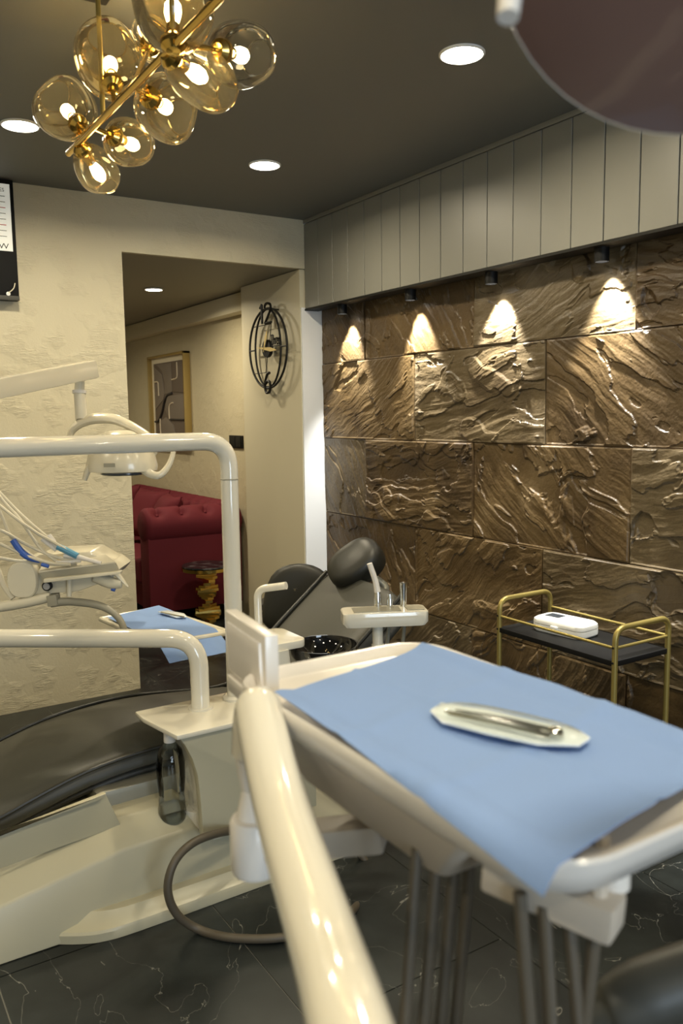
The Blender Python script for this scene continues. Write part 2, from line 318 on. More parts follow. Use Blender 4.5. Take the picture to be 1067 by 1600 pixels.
angs = {(3,0): 28, (3,1): 8, (3,2): -38, (3,3): -20, (2,0): -55, (2,1): 4, (2,2): -42, (2,3): 10, (4,0): -40, (4,1): -55, (4,2): 14, (4,3): -10, (1,0): -60, (1,1): 38, (1,2): 15, (1,3): 20, (0,1): 40, (0,2): 55, (0,3): 50}
for r, (z0, z1) in enumerate(rows):
    y = YW-(0.0 if r in (1, 3) else 0.42); ys = [YW]+([] if r in (1, 3) else [y])
    while ys[-1] > Y0: ys.append(max(ys[-1]-0.84, Y0))
    for c in range(len(ys)-1):
        vis = ys[c+1] > 0.6; wdt = ys[c]-ys[c+1]
        if wdt < 0.05: continue
        nu = max(12, int(wdt*(280 if vis else 40))); nv = 126 if vis else 16
        slab(ys[c]-0.002, ys[c+1]+0.002, z0+0.002, z1-0.002, angs.get((r, c), random.choice([-40, 10, 30, -15])), 1.7+r*7.3+c*3.1, ['stoneA', 'stoneB', 'stoneC'][(r*2+c) % 3], nu, nv, random.choice([0.6, 1.0, 1.3]))

# boarded soffit above the stone
sf = struct(bx('trim_3', (XF+0.012, Y0, ZS+0.006), (XS+0.002, YW, ZC), 'groove'), 'grey boarded soffit over the stone wall')
y = YW
k = 0
while y-0.146 > Y0:
    MB().box((XF, y-0.146+0.0028, ZS+0.004), (XF+0.014, y-0.0012, ZC-0.022)).build('board', 'soffit', sf, 0.0015, 1); y -= 0.146
bx('soffit_top_rail', (XF-0.004, Y0, ZC-0.02), (XF+0.012, YW, ZC), 'soffit', sf, 0.002)
bx('soffit_edge_strip', (XF-0.002, Y0, ZS-0.006), (XS-0.04, YW, ZS+0.003), 'iron', sf)

# ---------------------------------------------------------------- ceiling lights
def downlight(x, y, z, label, watts, r=0.062):
    t = thing('recessed_downlight', (x, y, z), label, 'ceiling light', 'recessed ceiling downlights')
    MB().lathe([(r, 0), (r+0.006, 0), (r+0.006, -0.004), (r, -0.007), (r-0.002, -0.003)], (x, y, z-0.0005), seg=32).build('trim_ring', 'white2', t)
    MB().lathe([(0.0, -0.001), (r, -0.001), (r, -0.004), (0, -0.004)], (x, y, z-0.0008), seg=32).build('diffuser', 'led', t)
    a = area('downlight_lamp', (x, y, z-0.012), (0, 0, 0), r*2, r*2, watts, (1.0, 0.87, 0.62), 165, 'DISK'); a.parent = t; a.location = (0, 0, -0.012)
W1 = 13
downlight(1.70, 1.98, ZC, 'recessed round downlight nearest the mauve lamp head', W1)
downlight(1.70, 3.24, ZC, 'recessed round downlight in front of the opening, between chandelier and soffit', W1)
downlight(0.72, 3.25, ZC, 'recessed round downlight at left edge behind the chandelier', W1)
downlight(1.873, 5.09, 2.171, 'recessed round downlight inside the alcove', 13, 0.052)
downlight(1.3, 6.5, 2.171, 'added unseen downlight deep in the alcove behind the plaster wall', 13, 0.052)  # extra lamp out of view, added to brighten the alcove
for i, (x, y) in enumerate(((1.7, 0.6), (0.3, 0.4), (-1.0, 0.6), (-1.0, 3.2), (-1.0, 1.9), (1.7, -1.0), (0.3, -1.2))):
    downlight(x, y, ZC, ['added unseen downlight above the near tray', 'added unseen downlight behind the foreground table', 'added unseen downlight above the left side', 'added unseen downlight in the far left corner', 'added unseen downlight in the left middle', 'added unseen downlight at the right rear', 'added unseen downlight near the rear window'][i], W1*0.75)  # lamps out of view, added to supply light to the room

for i, y in enumerate((3.735, 3.149, 2.604, 2.04, 1.45)):
    lab = ['small black spotlight nearest the pillar', 'second small black spotlight from the pillar', 'third small black spotlight from the pillar', 'small black spotlight farthest from the pillar in view', 'small black spotlight past the right edge'][i]
    x = 2.396; t = thing('wall_spotlight', (x, y, ZS-0.006), lab+' under the soffit', 'spotlight', 'black spotlights grazing the stone wall')
    MB().lathe([(0.0, 0), (0.026, 0), (0.026, -0.048), (0.0225, -0.048), (0.020, -0.03), (0.0, -0.03)], (x, y, ZS-0.006), seg=24).build('housing', 'black', t)
    MB().lathe([(0.0, -0.036), (0.019, -0.036), (0.019, -0.040), (0.0, -0.040)], (x, y, ZS-0.006), seg=20).build('lens', 'spotled', t)
    l = bpy.data.lights.new('wall_spot', 'SPOT'); l.energy = 120; l.spot_size = math.radians(66); l.spot_blend = 0.6; l.color = (1, 0.98, 0.92); l.shadow_soft_size = 0.01
    o = bpy.data.objects.new('wall_spot', l); COL.objects.link(o); o.parent = t; o.location = (0, 0, -0.045); o.rotation_euler = (0, math.radians(-13), 0)

# ---------------------------------------------------------------- chandelier
CX, CZ = 0.655, 2.10
ch = thing('chandelier', (CX, 2.10, ZC), 'gold branching chandelier with tinted blown glass globes', 'chandelier')
bx('ceiling_canopy', (CX-0.045, 1.55, ZC-0.035), (CX+0.045, 2.16, ZC), 'iron', ch, 0.004)
MB().tube([(CX, 1.33, CZ), (CX, 2.40, CZ)], 0.0085, 14).build('rod', 'gold', ch)
for y in (2.08, 1.62): MB().tube([(CX, y, CZ), (CX, y, ZC-0.03)], 0.006, 12).build('stem', 'brass', ch)
def globe(anchor_y, px, py, t, rl, rw, m, seed, lip=True):
    A = Vector((CX, anchor_y, CZ)); C = at(px, py, t); d = (C-A).normalized()
    g0 = C-d*rl
    MB().tube([A, g0+d*0.004], 0.006, 10).build('arm', 'gold', ch)
    MB().lathe([(0.0, -0.012), (0.014, -0.010), (0.024, 0.0), (0.026, 0.012), (0.015, 0.028), (0.013, 0.05), (0.0, 0.052)], g0, d, 20).build('socket_cap', 'gold', ch)
    # blown glass: uneven bulb open at the far end
    u = d.orthogonal().normalized(); q = d.cross(u); rings = []; n = 30; rr = random.Random(seed); ph = [rr.uniform(0, 6.28) for _ in range(4)]
    prof = [(0.16, 0.0), (0.45, 0.05), (0.72, 0.16), (0.90, 0.32), (1.0, 0.52), (0.98, 0.70), (0.88, 0.84), (0.68, 0.95), (0.50, 1.0)]
    for i, (r, h) in enumerate(prof):
        ring = []
        for k in range(n):
            th = 2*math.pi*k/n; dent = 1+0.09*math.sin(2*th+ph[0]+h*2)*h+0.06*math.sin(3*th+ph[1]-h*3)*h
            ring.append(g0+d*(h*2*rl+0.02*rl*math.sin(2*th+ph[2])*h)+(u*math.cos(th)+q*math.sin(th))*r*rw*dent)
        rings.append(ring)
    sh = MB().loft(rings, caps=False).build('glass_shade', m, ch, ang=80, sub=1)
    b0 = g0+d*0.05
    MB().lathe([(0.008, 0), (0.013, 0.012), (0.017, 0.03), (0.016, 0.045), (0.009, 0.058), (0.0, 0.062)], b0, d, 14).build('bulb', 'bulb', ch)
    # the open mouth has a thick rolled lip
    MB().tube(rings[-1], 0.0022, 6, closed=True).build('glass_rim', m, sh)
globe(1.99, 172, 97, 2.02, 0.096, 0.088, 'amber', 1)
globe(2.22, 105, 173, 2.20, 0.088, 0.080, 'amber', 2)
globe(2.30, 148, 262, 2.26, 0.066, 0.058, 'amber', 3)
globe(2.16, 198, 222, 2.20, 0.062, 0.066, 'amber', 4)
globe(1.86, 258, 167, 1.98, 0.085, 0.076, 'amber', 5)
globe(1.66, 311, 118, 1.74, 0.090, 0.060, 'amber', 6)
globe(1.60, 374, 86, 1.80, 0.080, 0.072, 'smoke', 7)
globe(1.62, 270, 14, 1.64, 0.088, 0.082, 'amber', 8)
globe(1.86, 238, 62, 2.10, 0.060, 0.056, 'amber', 9)

# ---------------------------------------------------------------- wall screen
sc = thing('wall_screen', (0.55, YW, 1.9), 'black wall screen showing a white price list, at left edge', 'screen')
bx('housing', (-0.25, YW-0.055, 1.905), (0.838, YW-0.012, 2.425), 'black', sc, 0.004)
bx('wall_bracket', (0.2, YW-0.014, 2.05), (0.5, YW, 2.3), 'iron', sc)
bx('white_slide', (-0.2, YW-0.0565, 2.118), (0.822, YW-0.0545, 2.405), 'screen', sc)
bx('lower_bezel', (-0.25, YW-0.060, 1.905), (0.838, YW-0.054, 1.925), 'darkgrey', sc, 0.002)
text('slide_heading', 'GLES', 0.022, 'ink', (0.775, YW-0.0566, 2.378), (1,0,0), (0,0,1), sc, 0.0003)
text('slide_mark', 'VW', 0.034, 'ink', (0.772, YW-0.0566, 2.137), (1,0,0), (0,0,1), sc, 0.0003, sx=1.2)
for i in range(8): bx('slide_text_row', (0.745-0.02*(i % 2), YW-0.0570, 2.350-0.0245*i), (0.800, YW-0.0560, 2.3535-0.0245*i), 'inkred' if i in (2, 5) else 'inkgrey', sc)
MB().tube([(0.822, YW-0.058, 1.98), (0.812, YW-0.066, 1.955), (0.79, YW-0.064, 1.935)], 0.0025, 8, smooth=5).build('cable', 'plastic', sc)
MB().lathe([(0.0, 0), (0.008, 0.001), (0.009, 0.006), (0.0, 0.008)], (0.79, YW-0.058, 1.932), (0, -1, 0), 12).build('cable_clip', 'white2', sc)

# ---------------------------------------------------------------- clock on the pillar
KX, KY, KZ = 2.282, 4.365, 1.766
ck = thing('wall_clock', (2.322, KY, KZ), 'black wire wall clock with gold hands on the pillar', 'clock')
def kp(a, b, dx=0): return Vector((KX+dx, KY-a, KZ+b))     # a to the reader's right, b up
def ring(a, b, n=64): return [kp(a*math.cos(2*math.pi*k/n), b*math.sin(2*math.pi*k/n)) for k in range(n)]
MB().tube(ring(0.232, 0.228), 0.0068, 8, closed=True).build('outer_ring', 'iron', ck)
MB().tube(ring(0.158, 0.224), 0.0062, 8, closed=True).build('inner_ring', 'iron', ck)
for s in (-1, 1): MB().tube([kp(0.158*s, -0.0), kp(0.232*s, 0.0)], 0.0045, 8).build('spoke', 'iron', ck)
MB().lathe([(0.0, -0.01), (0.05, -0.01), (0.052, 0.0), (0.05, 0.012), (0.0, 0.013)], kp(0, 0), (-1, 0, 0), 32).build('hub', 'black', ck)
for a, b in (((0.03, 0.045), (0.05, 0.137)), ((-0.005, -0.05), (-0.03, -0.137)), ((-0.2, 0.137), (0.05, 0.137)), ((-0.2, -0.137), (0.02, -0.137))): MB().tube([kp(*a), kp(*b)], 0.0025, 6).build('wire', 'iron', ck)
def strokes(name, lines, r, x0, y0, w_, h_):     # lettering bent from flat iron strip; each line in unit coordinates
    mb = MB()
    for ln_ in lines: mb.tube([kp(x0+a*w_, y0+b*h_, -0.006) for a, b in ln_], r, 6, smooth=4 if len(ln_) > 2 else 0)
    mb.build(name, 'iron', ck)
G1 = [[(0.0, 0.82), (0.22, 1.0)], [(0.22, 1.0), (0.22, 0.0)]]
G2 = [[(0.0, 0.78), (0.1, 0.95), (0.5, 1.0), (0.9, 0.9), (0.95, 0.7), (0.6, 0.4), (0.0, 0.0)], [(0.0, 0.0), (1.0, 0.0)]]
G6 = [[(0.85, 0.97), (0.45, 0.9), (0.12, 0.6), (0.02, 0.3), (0.2, 0.04), (0.5, 0.0), (0.85, 0.08), (1.0, 0.3), (0.85, 0.52), (0.5, 0.58), (0.15, 0.45)]]
strokes('numeral_twelve', [[(a*0.8, b) for a, b in l] for l in G1]+[[(a*0.6+0.45, b) for a, b in l] for l in G2], 0.0075, -0.075, 0.145, 0.13, 0.11)
strokes('numeral_six', G6, 0.0085, -0.035, -0.255, 0.07, 0.118)
GE = [(0.05, 0.33), (0.95, 0.33), (0.85, 0.58), (0.5, 0.65), (0.1, 0.5), (0.05, 0.2), (0.4, 0.0), (0.9, 0.1)]
wd = []
for gl, ox, gw in (([[(0, 1), (1, 1)], [(0.5, 1), (0.5, 0)]], 0, 0.22), ([[(0, 1), (0, 0)], [(0, 0.45), (0.5, 0.65), (0.95, 0.5), (1, 0)]], 0.27, 0.15), ([[(0, 0.65), (0, 0)], [(0, 0.4), (0.4, 0.62), (1, 0.65)]], 0.49, 0.10), ([GE], 0.63, 0.15), ([GE], 0.84, 0.15)):
    wd += [[(ox+a*gw, b) for a, b in l] for l in gl]
strokes('word_three', wd, 0.0036, 0.052, 0.016, 0.112, 0.055)
MB().tube([kp(0.05, 0.008, -0.004), kp(0.158, 0.008, -0.004)], 0.003, 6).build('wire', 'iron', ck)
def hand(name, a0, b0, a1, b1, wd):
    d = Vector((a1-a0, b1-b0)); n = Vector((-d.y, d.x)).normalized()*wd; o = [(a0, b0), (a0+d.x*0.7+n.x, b0+d.y*0.7+n.y), (a1, b1), (a0+d.x*0.7-n.x, b0+d.y*0.7-n.y)]
    MB().prism([kp(*p, -0.018) for p in o], (-0.003, 0, 0)).build(name, 'goldpaint', ck)
hand('minute_hand', -0.11, 0.012, 0.15, -0.02, 0.012); hand('hour_hand', -0.02, -0.02, 0.03, 0.10, 0.012)
for a, b in ((0.1, 0.1), (-0.1, -0.1)): MB().tube([kp(0.07*a/0.1, 0.216*b/0.1), kp(0.07*a/0.1, 0.216*b/0.1, 0.042)], 0.004, 8).build('wall_standoff', 'iron', ck)

# ---------------------------------------------------------------- alcove: picture, switch, sofa, side table
PY0, PY1, PZ0, PZ1 = 6.02, 6.82, 1.13, 1.875
pc = thing('framed_picture', (XP, 6.42, 1.13), 'gilt framed abstract relief picture above the sofa', 'picture')
bx('backing', (XP-0.02, PY0+0.005, PZ0+0.005), (XP-0.001, PY1-0.005, PZ1-0.005), 'mount', pc)
for a, b in (((PY0, PZ0), (PY1, PZ0+0.018)), ((PY0, PZ1-0.018), (PY1, PZ1)), ((PY0, PZ0), (PY0+0.018, PZ1)), ((PY1-0.018, PZ0), (PY1, PZ1))):
    bx('frame_bar', (XP-0.055, a[0], a[1]), (XP-0.001, b[0], b[1]), 'frame', pc, 0.002)
def pp(u, v, dx=0): return Vector((XP-0.02-dx, PY1-0.07-u*(PY1-PY0-0.14), PZ0+0.06+v*(PZ1-PZ0-0.12)))
def relief(name, pts, th, m): MB().prism([pp(*p) for p in pts], (-th, 0, 0)).build(name, m, pc, 0.001)
relief('relief_panel', [(0, 0), (1, 0), (1, 1), (0, 1)], 0.004, 'art1')
relief('relief_panel', [(0.48, 0.6), (0.62, 0.62), (0.62, 0.98), (0.1, 0.99), (0.3, 0.9), (0.38, 0.75), (0.36, 0.6)], 0.009, 'art2')
relief('relief_panel', [(0.64, 0.62), (0.98, 0.60), (0.98, 0.98), (0.64, 0.98)], 0.011, 'art1')
relief('relief_panel', [(0.62, 0.28), (0.98, 0.26), (0.98, 0.58), (0.45, 0.57), (0.36, 0.4), (0.5, 0.28)], 0.010, 'art2')
relief('relief_panel', [(0.02, 0.4), (0.3, 0.52), (0.36, 0.6), (0.3, 0.85), (0.02, 0.97)], 0.008, 'art2')
relief('relief_panel', [(0.2, 0.02), (0.7, 0.02), (0.62, 0.2), (0.4, 0.3), (0.2, 0.25)], 0.012, 'art2')
for pts, m, r in (([(0.02, 0.24), (0.15, 0.26), (0.28, 0.38), (0.36, 0.5), (0.48, 0.58), (0.62, 0.6)], 'art3', 0.009), ([(0.03, 0.76), (0.16, 0.76), (0.18, 0.7), (0.18, 0.58)], 'art4', 0.006), ([(0.82, 0.98), (0.82, 0.82), (0.78, 0.78), (0.64, 0.77)], 'art4', 0.006),
                  ([(0.66, 0.48), (0.58, 0.47), (0.52, 0.42), (0.52, 0.27)], 'art4', 0.006), ([(0.2, 0.28), (0.2, 0.1), (0.26, 0.05), (0.36, 0.05)], 'art4', 0.006), ([(0.64, 0.07), (0.78, 0.07), (0.82, 0.03)], 'art4', 0.006), ([(0.52, 0.27), (0.98, 0.265)], 'art3', 0.006)):
    MB().tube([pp(u, v, 0.012) for u, v in pts], r, 8, smooth=5).build('relief_line', m, pc)
sw = thing('switch_plate', (XP, 5.22, 1.16), 'black double switch plate on the cream wall beside the pillar', 'switch')
bx('plate', (XP-0.012, 5.125, 1.158), (XP-0.001, 5.335, 1.246), 'black', sw, 0.003)
for y in (5.145, 5.235): bx('rocker', (XP-0.017, y, 1.168), (XP-0.011, y+0.08, 1.236), 'iron', sw, 0.002)

SX0, SX1, SY0, SY1 = 1.79, 2.455, 5.13, 7.05
so = thing('chesterfield_sofa', (2.1, 6.1, 0), 'burgundy button tufted chesterfield sofa in the alcove', 'sofa')
def roll(name, p0, p1, r, side, nb, rows_, pleat=0.0):
    p0, p1, side = Vector(p0), Vector(p1), Vector(side); ax = (p1-p0); L = ax.length; ax.normalize(); upv = Vector((0,0,1)); n, seg = 90, 36; rings = []; btn = []
    bts = [((i+0.5+(0.5 if ro % 2 else 0))/nb, th) for ro, th in enumerate(rows_) for i in range(nb) if (i+0.5+(0.5 if ro % 2 else 0)) < nb]
    for i in range(n+1):
        s = i/n; ring = []; endr = min(1, 0.8+0.2*math.sin(min(1, min(s, 1-s)*L/0.03)*math.pi/2))
        for k in range(seg):
            th = 2*math.pi*k/seg; q = 1.0
            for bs, bt in bts:
                da = math.atan2(math.sin(th-bt), math.cos(th-bt)); dd = ((s-bs)*L/0.035)**2+(da*r/0.035)**2
                q -= 0.34*math.exp(-dd)
                if pleat: q -= pleat*math.exp(-((s-bs-0.10*da/nb)*L/0.010)**2)*(1 if da > 0 else 0.0)*max(0, 1-abs(da)/1.6)
            ring.append(p0+ax*(s*L)+(side*math.cos(th)+upv*math.sin(th))*r*q*endr)
        rings.append(ring)
    o = MB().loft(rings).build(name, 'sofa', so, ang=70)
    for bs, bt in bts:
        c = p0+ax*(bs*L)+(side*math.cos(bt)+upv*math.sin(bt))*r*0.74
        MB().lathe([(0.0, 0.008), (0.008, 0.006), (0.012, 0.0), (0.008, -0.004), (0, -0.005)], c, side*math.cos(bt)+upv*math.sin(bt), 10).build('button', 'sofa', o)
for ya, sd in ((SY0+0.02, -1), (SY1-0.02, 1)):
    bx('arm_panel', (SX0, min(ya, ya-sd*0.16), 0.10), (SX1, max(ya, ya-sd*0.16), 0.68), 'sofa', so, 0.012)
    roll('rolled_arm', (SX0-0.01, ya-sd*0.075, 0.675), (SX1+0.0, ya-sd*0.075, 0.675), 0.115, (0, sd, 0), 4, (0.9,), 0.2)
bx('back_panel', (SX1-0.16, SY0+0.1, 0.10), (SX1, SY1-0.1, 0.70), 'sofa', so, 0.015)
roll('rolled_back', (SX1-0.11, SY0+0.05, 0.695), (SX1-0.11, SY1-0.05, 0.695), 0.115, (-1, 0, 0), 13, (1.2, 0.3), 0.22)
bx('seat_base', (SX0+0.03, SY0+0.14, 0.10), (SX1-0.1, SY1-0.14, 0.27), 'sofa', so, 0.015)
for k in range(2):
    a = SY0+0.185+k*0.78; bx('seat_cushion', (SX0-0.005, a, 0.27), (SX1-0.15, a+0.765, 0.44), 'sofa', so, 0.03, bseg=4)
for x in (SX0+0.05, SX1-0.08):
    for y in (SY0+0.06, SY1-0.06): MB().lathe([(0.018, 0), (0.026, 0.05), (0.03, 0.1)], (x, y, 0.001), seg=14).build('foot', 'black', so)
def pillow(name, c, nrm, size, label):
    n = Vector(nrm).normalized(); u = n.cross(Vector((0,0,1))).normalized(); v = u.cross(n); c = Vector(c); N = 14; vs = []; fs = []
    for sgn in (1, -1):
        for j in range(N+1):
            for i in range(N+1):
                a, b = i/N*2-1, j/N*2-1; pin = 1-0.10*(1-a*a)*(b*b)-0.10*(1-b*b)*(a*a)
                h = 0.075*((1-a**4)*(1-b**4))**0.6+0.004
                vs.append(c+u*a*size*pin+v*b*size*pin+n*h*sgn)
    for s in range(2):
        o = s*(N+1)**2
        fs += [(o+j*(N+1)+i, o+j*(N+1)+i+1, o+(j+1)*(N+1)+i+1, o+(j+1)*(N+1)+i) for j in range(N) for i in range(N)]
    e = [i for i in range(N+1)]+[j*(N+1)+N for j in range(1, N+1)]+[N*(N+1)+i for i in range(N-1, -1, -1)]+[j*(N+1) for j in range(N-1, 0, -1)]
    O = (N+1)**2; fs += [(e[k], e[(k+1) % len(e)], O+e[(k+1) % len(e)], O+e[k]) for k in range(len(e))]
    p = MB().add(vs, fs).build(name, 'sofa', None, ang=60); tag(p, label, 'pillow', 'burgundy sofa pillows')
pillow('sofa_pillow', (2.10, 6.05, 0.655), (-0.85, -0.2, 0.42), 0.20, 'burgundy pillow leaning on the sofa back, left of the tufted arm')
pillow('sofa_pillow', (2.07, 5.60, 0.66), (-0.85, 0.1, 0.42), 0.19, 'burgundy pillow peeking over the tufted sofa arm')
pillow('sofa_pillow', (2.08, 6.62, 0.66), (-0.85, -0.1, 0.42), 0.20, 'burgundy pillow beside the end of the plaster wall')

TX, TY = 2.065, 4.86
st = thing('side_table', (TX, TY, 0), 'gold side table with black marble top and twisted stem beside sofa arm', 'side table')
MB().lathe([(0, 0.432), (0.150, 0.432), (0.155, 0.437), (0.150, 0.444), (0, 0.444)], (TX, TY, 0), seg=40).build('marble_top', 'marble', st)
MB().lathe([(0, 0.405), (0.14, 0.405), (0.158, 0.412), (0.160, 0.432), (0, 0.432)], (TX, TY, 0), seg=40).build('top_rim', 'gold', st)
for k in range(22):
    z = 0.03+k*0.0172; a = math.radians(200+k*24); ln = 0.035+0.045*abs(math.sin(k*math.pi/11)); d = Vector((math.cos(a), math.sin(a), 0)); n = Vector((-d.y, d.x, 0))*0.022; c = Vector((TX, TY, z))
    MB().prism([c-d*ln-n, c+d*ln-n, c+d*ln+n, c-d*ln+n], (0, 0, 0.0168)).build('twist_slat', 'gold', st)
MB().lathe([(0, 0), (0.11, 0), (0.11, 0.012), (0.03, 0.03), (0, 0.03)], (TX, TY, 0), seg=32).build('foot_plate', 'gold', st)

# ---------------------------------------------------------------- gold trolley by the stone wall
HX0, HX1, HY0, HY1 = 2.10, 2.365, 1.70, 2.225
tr = thing('bar_trolley', (2.23, 1.96, 0), 'gold tube trolley with black shelf against the slate wall', 'trolley')
for y in (HY0, HY1):
    MB().tube(bend([(HX0, y, 0.0), (HX0, y, 0.695), (HX1, y, 0.695), (HX1, y, 0.0)], 0.045), 0.0095, 12).build('end_frame', 'brass', tr)
for x in (HX0, HX1): MB().tube([(x, HY0, 0.632), (x, HY1, 0.632)], 0.005, 10).build('side_rail', 'brass', tr)
MB().tube([(HX0, HY0, 0.632), (HX1, HY0, 0.632)], 0.005, 10).build('end_rail', 'brass', tr)
for z in (0.572, 0.14): bx('shelf', (HX0-0.006, HY0-0.004, z), (HX1+0.006, HY1+0.004, z+0.018), 'black', tr, 0.002)
for y in (HY0, HY1):
    for z in (0.585, 0.6345): MB().lathe([(0, 0), (0.004, 0), (0.003, 0.003), (0, 0.003)], (HX0-0.0095, y, z), (-1, 0, 0), 10).build('bolt', 'iron', tr)
wc = thing('white_device_case', (2.24, 2.04, 0.59), 'white rounded device case with grey display on the trolley', 'case')
def rot2(o, cx, cy, a): return [(cx+(x-cx)*math.cos(a)-(y-cy)*math.sin(a), cy+(x-cx)*math.sin(a)+(y-cy)*math.cos(a)) for x, y in o]
def slabz(o, z0, z1): return [(x, y, z0) for x, y in o], [(x, y, z1) for x, y in o]
wo = rot2(rrect(2.18, 2.30, 1.925, 2.145, 0.03), 2.24, 2.04, 0.12)
def sc2(o, s): cx = sum(p[0] for p in o)/len(o); cy = sum(p[1] for p in o)/len(o); return [(cx+(x-cx)*s, cy+(y-cy)*s) for x, y in o]
MB().loft([[(x, y, z) for x, y in sc2(wo, s)] for s, z in ((0.93, 0.5905), (0.99, 0.597), (1, 0.605), (0.995, 0.617))]).build('case_base', 'white2', wc)
MB().loft([[(x, y, z) for x, y in sc2(wo, s)] for s, z in ((0.995, 0.619), (1, 0.624), (0.98, 0.634), (0.90, 0.640), (0.5, 0.641))]).build('case_lid', 'white2', wc)
MB().loft([[(x, y, z) for x, y in rot2(rrect(2.225, 2.272, 2.055, 2.115, 0.003), 2.24, 2.04, 0.12)] for z in (0.6395, 0.6416)]).build('display', 'greyscr', wc)
bx('latch', (2.172, 2.015, 0.607), (2.185, 2.045, 0.622), 'white2', wc, 0.003)

# ---------------------------------------------------------------- dental chair
dc = thing('dental_chair', (1.0, 2.5, 0), 'black reclining dental chair on a cream floor base', 'dental chair')
def loftx(name, secs, m, parent, bevel=0, **k): return MB().loft(secs).build(name, m, parent, bevel, **k)
loftx('base_body', [[(x, 2.13, 0.001), (x, 2.16, zr), (x, 2.24, zr+0.055), (x, 2.55, zr+0.06), (x, 2.70, zr), (x, 2.73, 0.001)] for x, zr in ((-0.5, 0.05), (0.3, 0.135), (0.65, 0.195), (0.85, 0.20), (0.90, 0.15), (1.35, 0.10), (1.42, 0.05))], 'base', dc, 0.008)
fo = [(p.x, p.y) for p in spline([Vector((*p, 0)) for p in ((0.36, 2.20), (0.44, 2.145), (0.50, 2.105), (0.56, 2.080), (0.66, 2.072), (1.0, 2.078), (1.40, 2.085), (1.455, 2.115), (1.46, 2.45), (1.455, 2.76), (1.40, 2.79), (0.9, 2.79), (0.5, 2.79), (0.38, 2.73))], [0]*14, 4, True)[0]]
MB().loft([[(x, y, z) for x, y in sc2(fo, s)] for s, z in ((1.0, 0.001), (1.0, 0.024), (0.988, 0.031), (0.93, 0.040), (0.88, 0.06))]).build('floor_plate', 'base', dc, ang=30)
MB().prism([(-0.5, 2.21, 0.225), (0.60, 2.21, 0.33), (0.62, 2.21, 0.345), (0.30, 2.21, 0.30), (-0.5, 2.21, 0.25)], (0, 0.012, 0)).build('skirt_lip', 'base', dc, 0.002)
MB().prism([(-0.5, 2.222, 0.14), (0.66, 2.222, 0.235), (0.62, 2.222, 0.34), (0.30, 2.222, 0.297), (-0.5, 2.222, 0.245)], (0, 0.016, 0)).build('side_skirt', 'base', dc, 0.003)
bx('lift_column', (0.62, 2.32, 0.15), (1.15, 2.68, 0.30), 'steelgrey', dc, 0.02)
prof = [(-0.55, 0.215), (-0.1, 0.25), (0.2, 0.262), (0.36, 0.30), (0.46, 0.333), (0.6, 0.372), (0.75, 0.392), (0.9, 0.396), (1.05, 0.382), (1.2, 0.366), (1.30, 0.37)]
def cushion(name, pr, y0, y1, th, m, crown=0.018, parent=dc):
    rings = []
    n = len(pr)
    for i, (x, z) in enumerate(pr):
        a = Vector((*pr[max(i-1, 0)], 0)); b = Vector((*pr[min(i+1, n-1)], 0)); t = (b-a).normalized(); nx, nz = -t.y, t.x
        k = 1.0 if 0 < i < n-1 else 0.55; w_ = (y1-y0)/2*(1 if 0 < i < n-1 else 0.94); c = (y0+y1)/2; ring = []
        for yy, hh in ((-1, -0.0), (-0.985, 0.35), (-0.93, 0.85), (-0.8, 1.0), (-0.4, 1.0+crown/th*0.8), (0, 1.0+crown/th), (0.4, 1.0+crown/th*0.8), (0.8, 1.0), (0.93, 0.85), (0.985, 0.35), (1, 0), (0.95, -0.25), (0, -0.3), (-0.95, -0.25)):
            h = (hh-1)*th*k if hh < 1 else (hh-1)*th; ring.append((x+nx*h, c+yy*w_, z+nz*h))
        rings.append(ring)
    return MB().loft(rings).build(name, m, parent, ang=50, sub=1)
sh = cushion('seat_cushion', prof, 2.345, 2.86, 0.055, 'leather_lit')  # black cushion, lit top painted as a greyer tone
MB().tube([(x, 2.348, z-0.012) for x, z in prof], 0.006, 8, smooth=3).build('piping', 'leather', sh)
MB().tube([(x, 2.857, z-0.012) for x, z in prof], 0.006, 8, smooth=3).build('piping', 'leather', sh)
cushion('seat_shell', [(x, z-0.052) for x, z in prof], 2.36, 2.845, 0.03, 'leather', 0.0)
bprof = [(1.27, 0.35), (1.34, 0.41), (1.44, 0.50), (1.54, 0.585), (1.64, 0.665), (1.715, 0.725), (1.745, 0.75)]
bk = cushion('backrest_cushion', bprof, 2.34, 2.87, 0.05, 'leather_lit')  # black backrest, its lit face painted as a greyer tone
for y in (2.345, 2.865): MB().tube([(x, y, z-0.008) for x, z in bprof], 0.008, 8, smooth=3).build('piping', 'leather', bk)
cushion('backrest_shell', [(x+0.032, z-0.037) for x, z in bprof], 2.335, 2.875, 0.045, 'leather', 0.0)
hn = Vector((-0.72, -0.28, 0.62)).normalized(); hu = RGT*0.85+UPV*0.5; hu = (hu-hn*hu.dot(hn)).normalized(); hv = hn.cross(hu)
hc = Vector((1.755, 2.66, 0.80))
hr = pad(MB(), ellipse(hc, hu, hv, 0.115, 0.085, 32, 2.5), hn, 0.045, 0.3, 1.0).build('headrest', 'leather', dc, ang=60)
MB().tube([hc-hn*0.04, (1.86, 2.61, 0.70), (1.76, 2.61, 0.66)], 0.016, 12, smooth=6).build('headrest_bracket', 'steelgrey', dc)

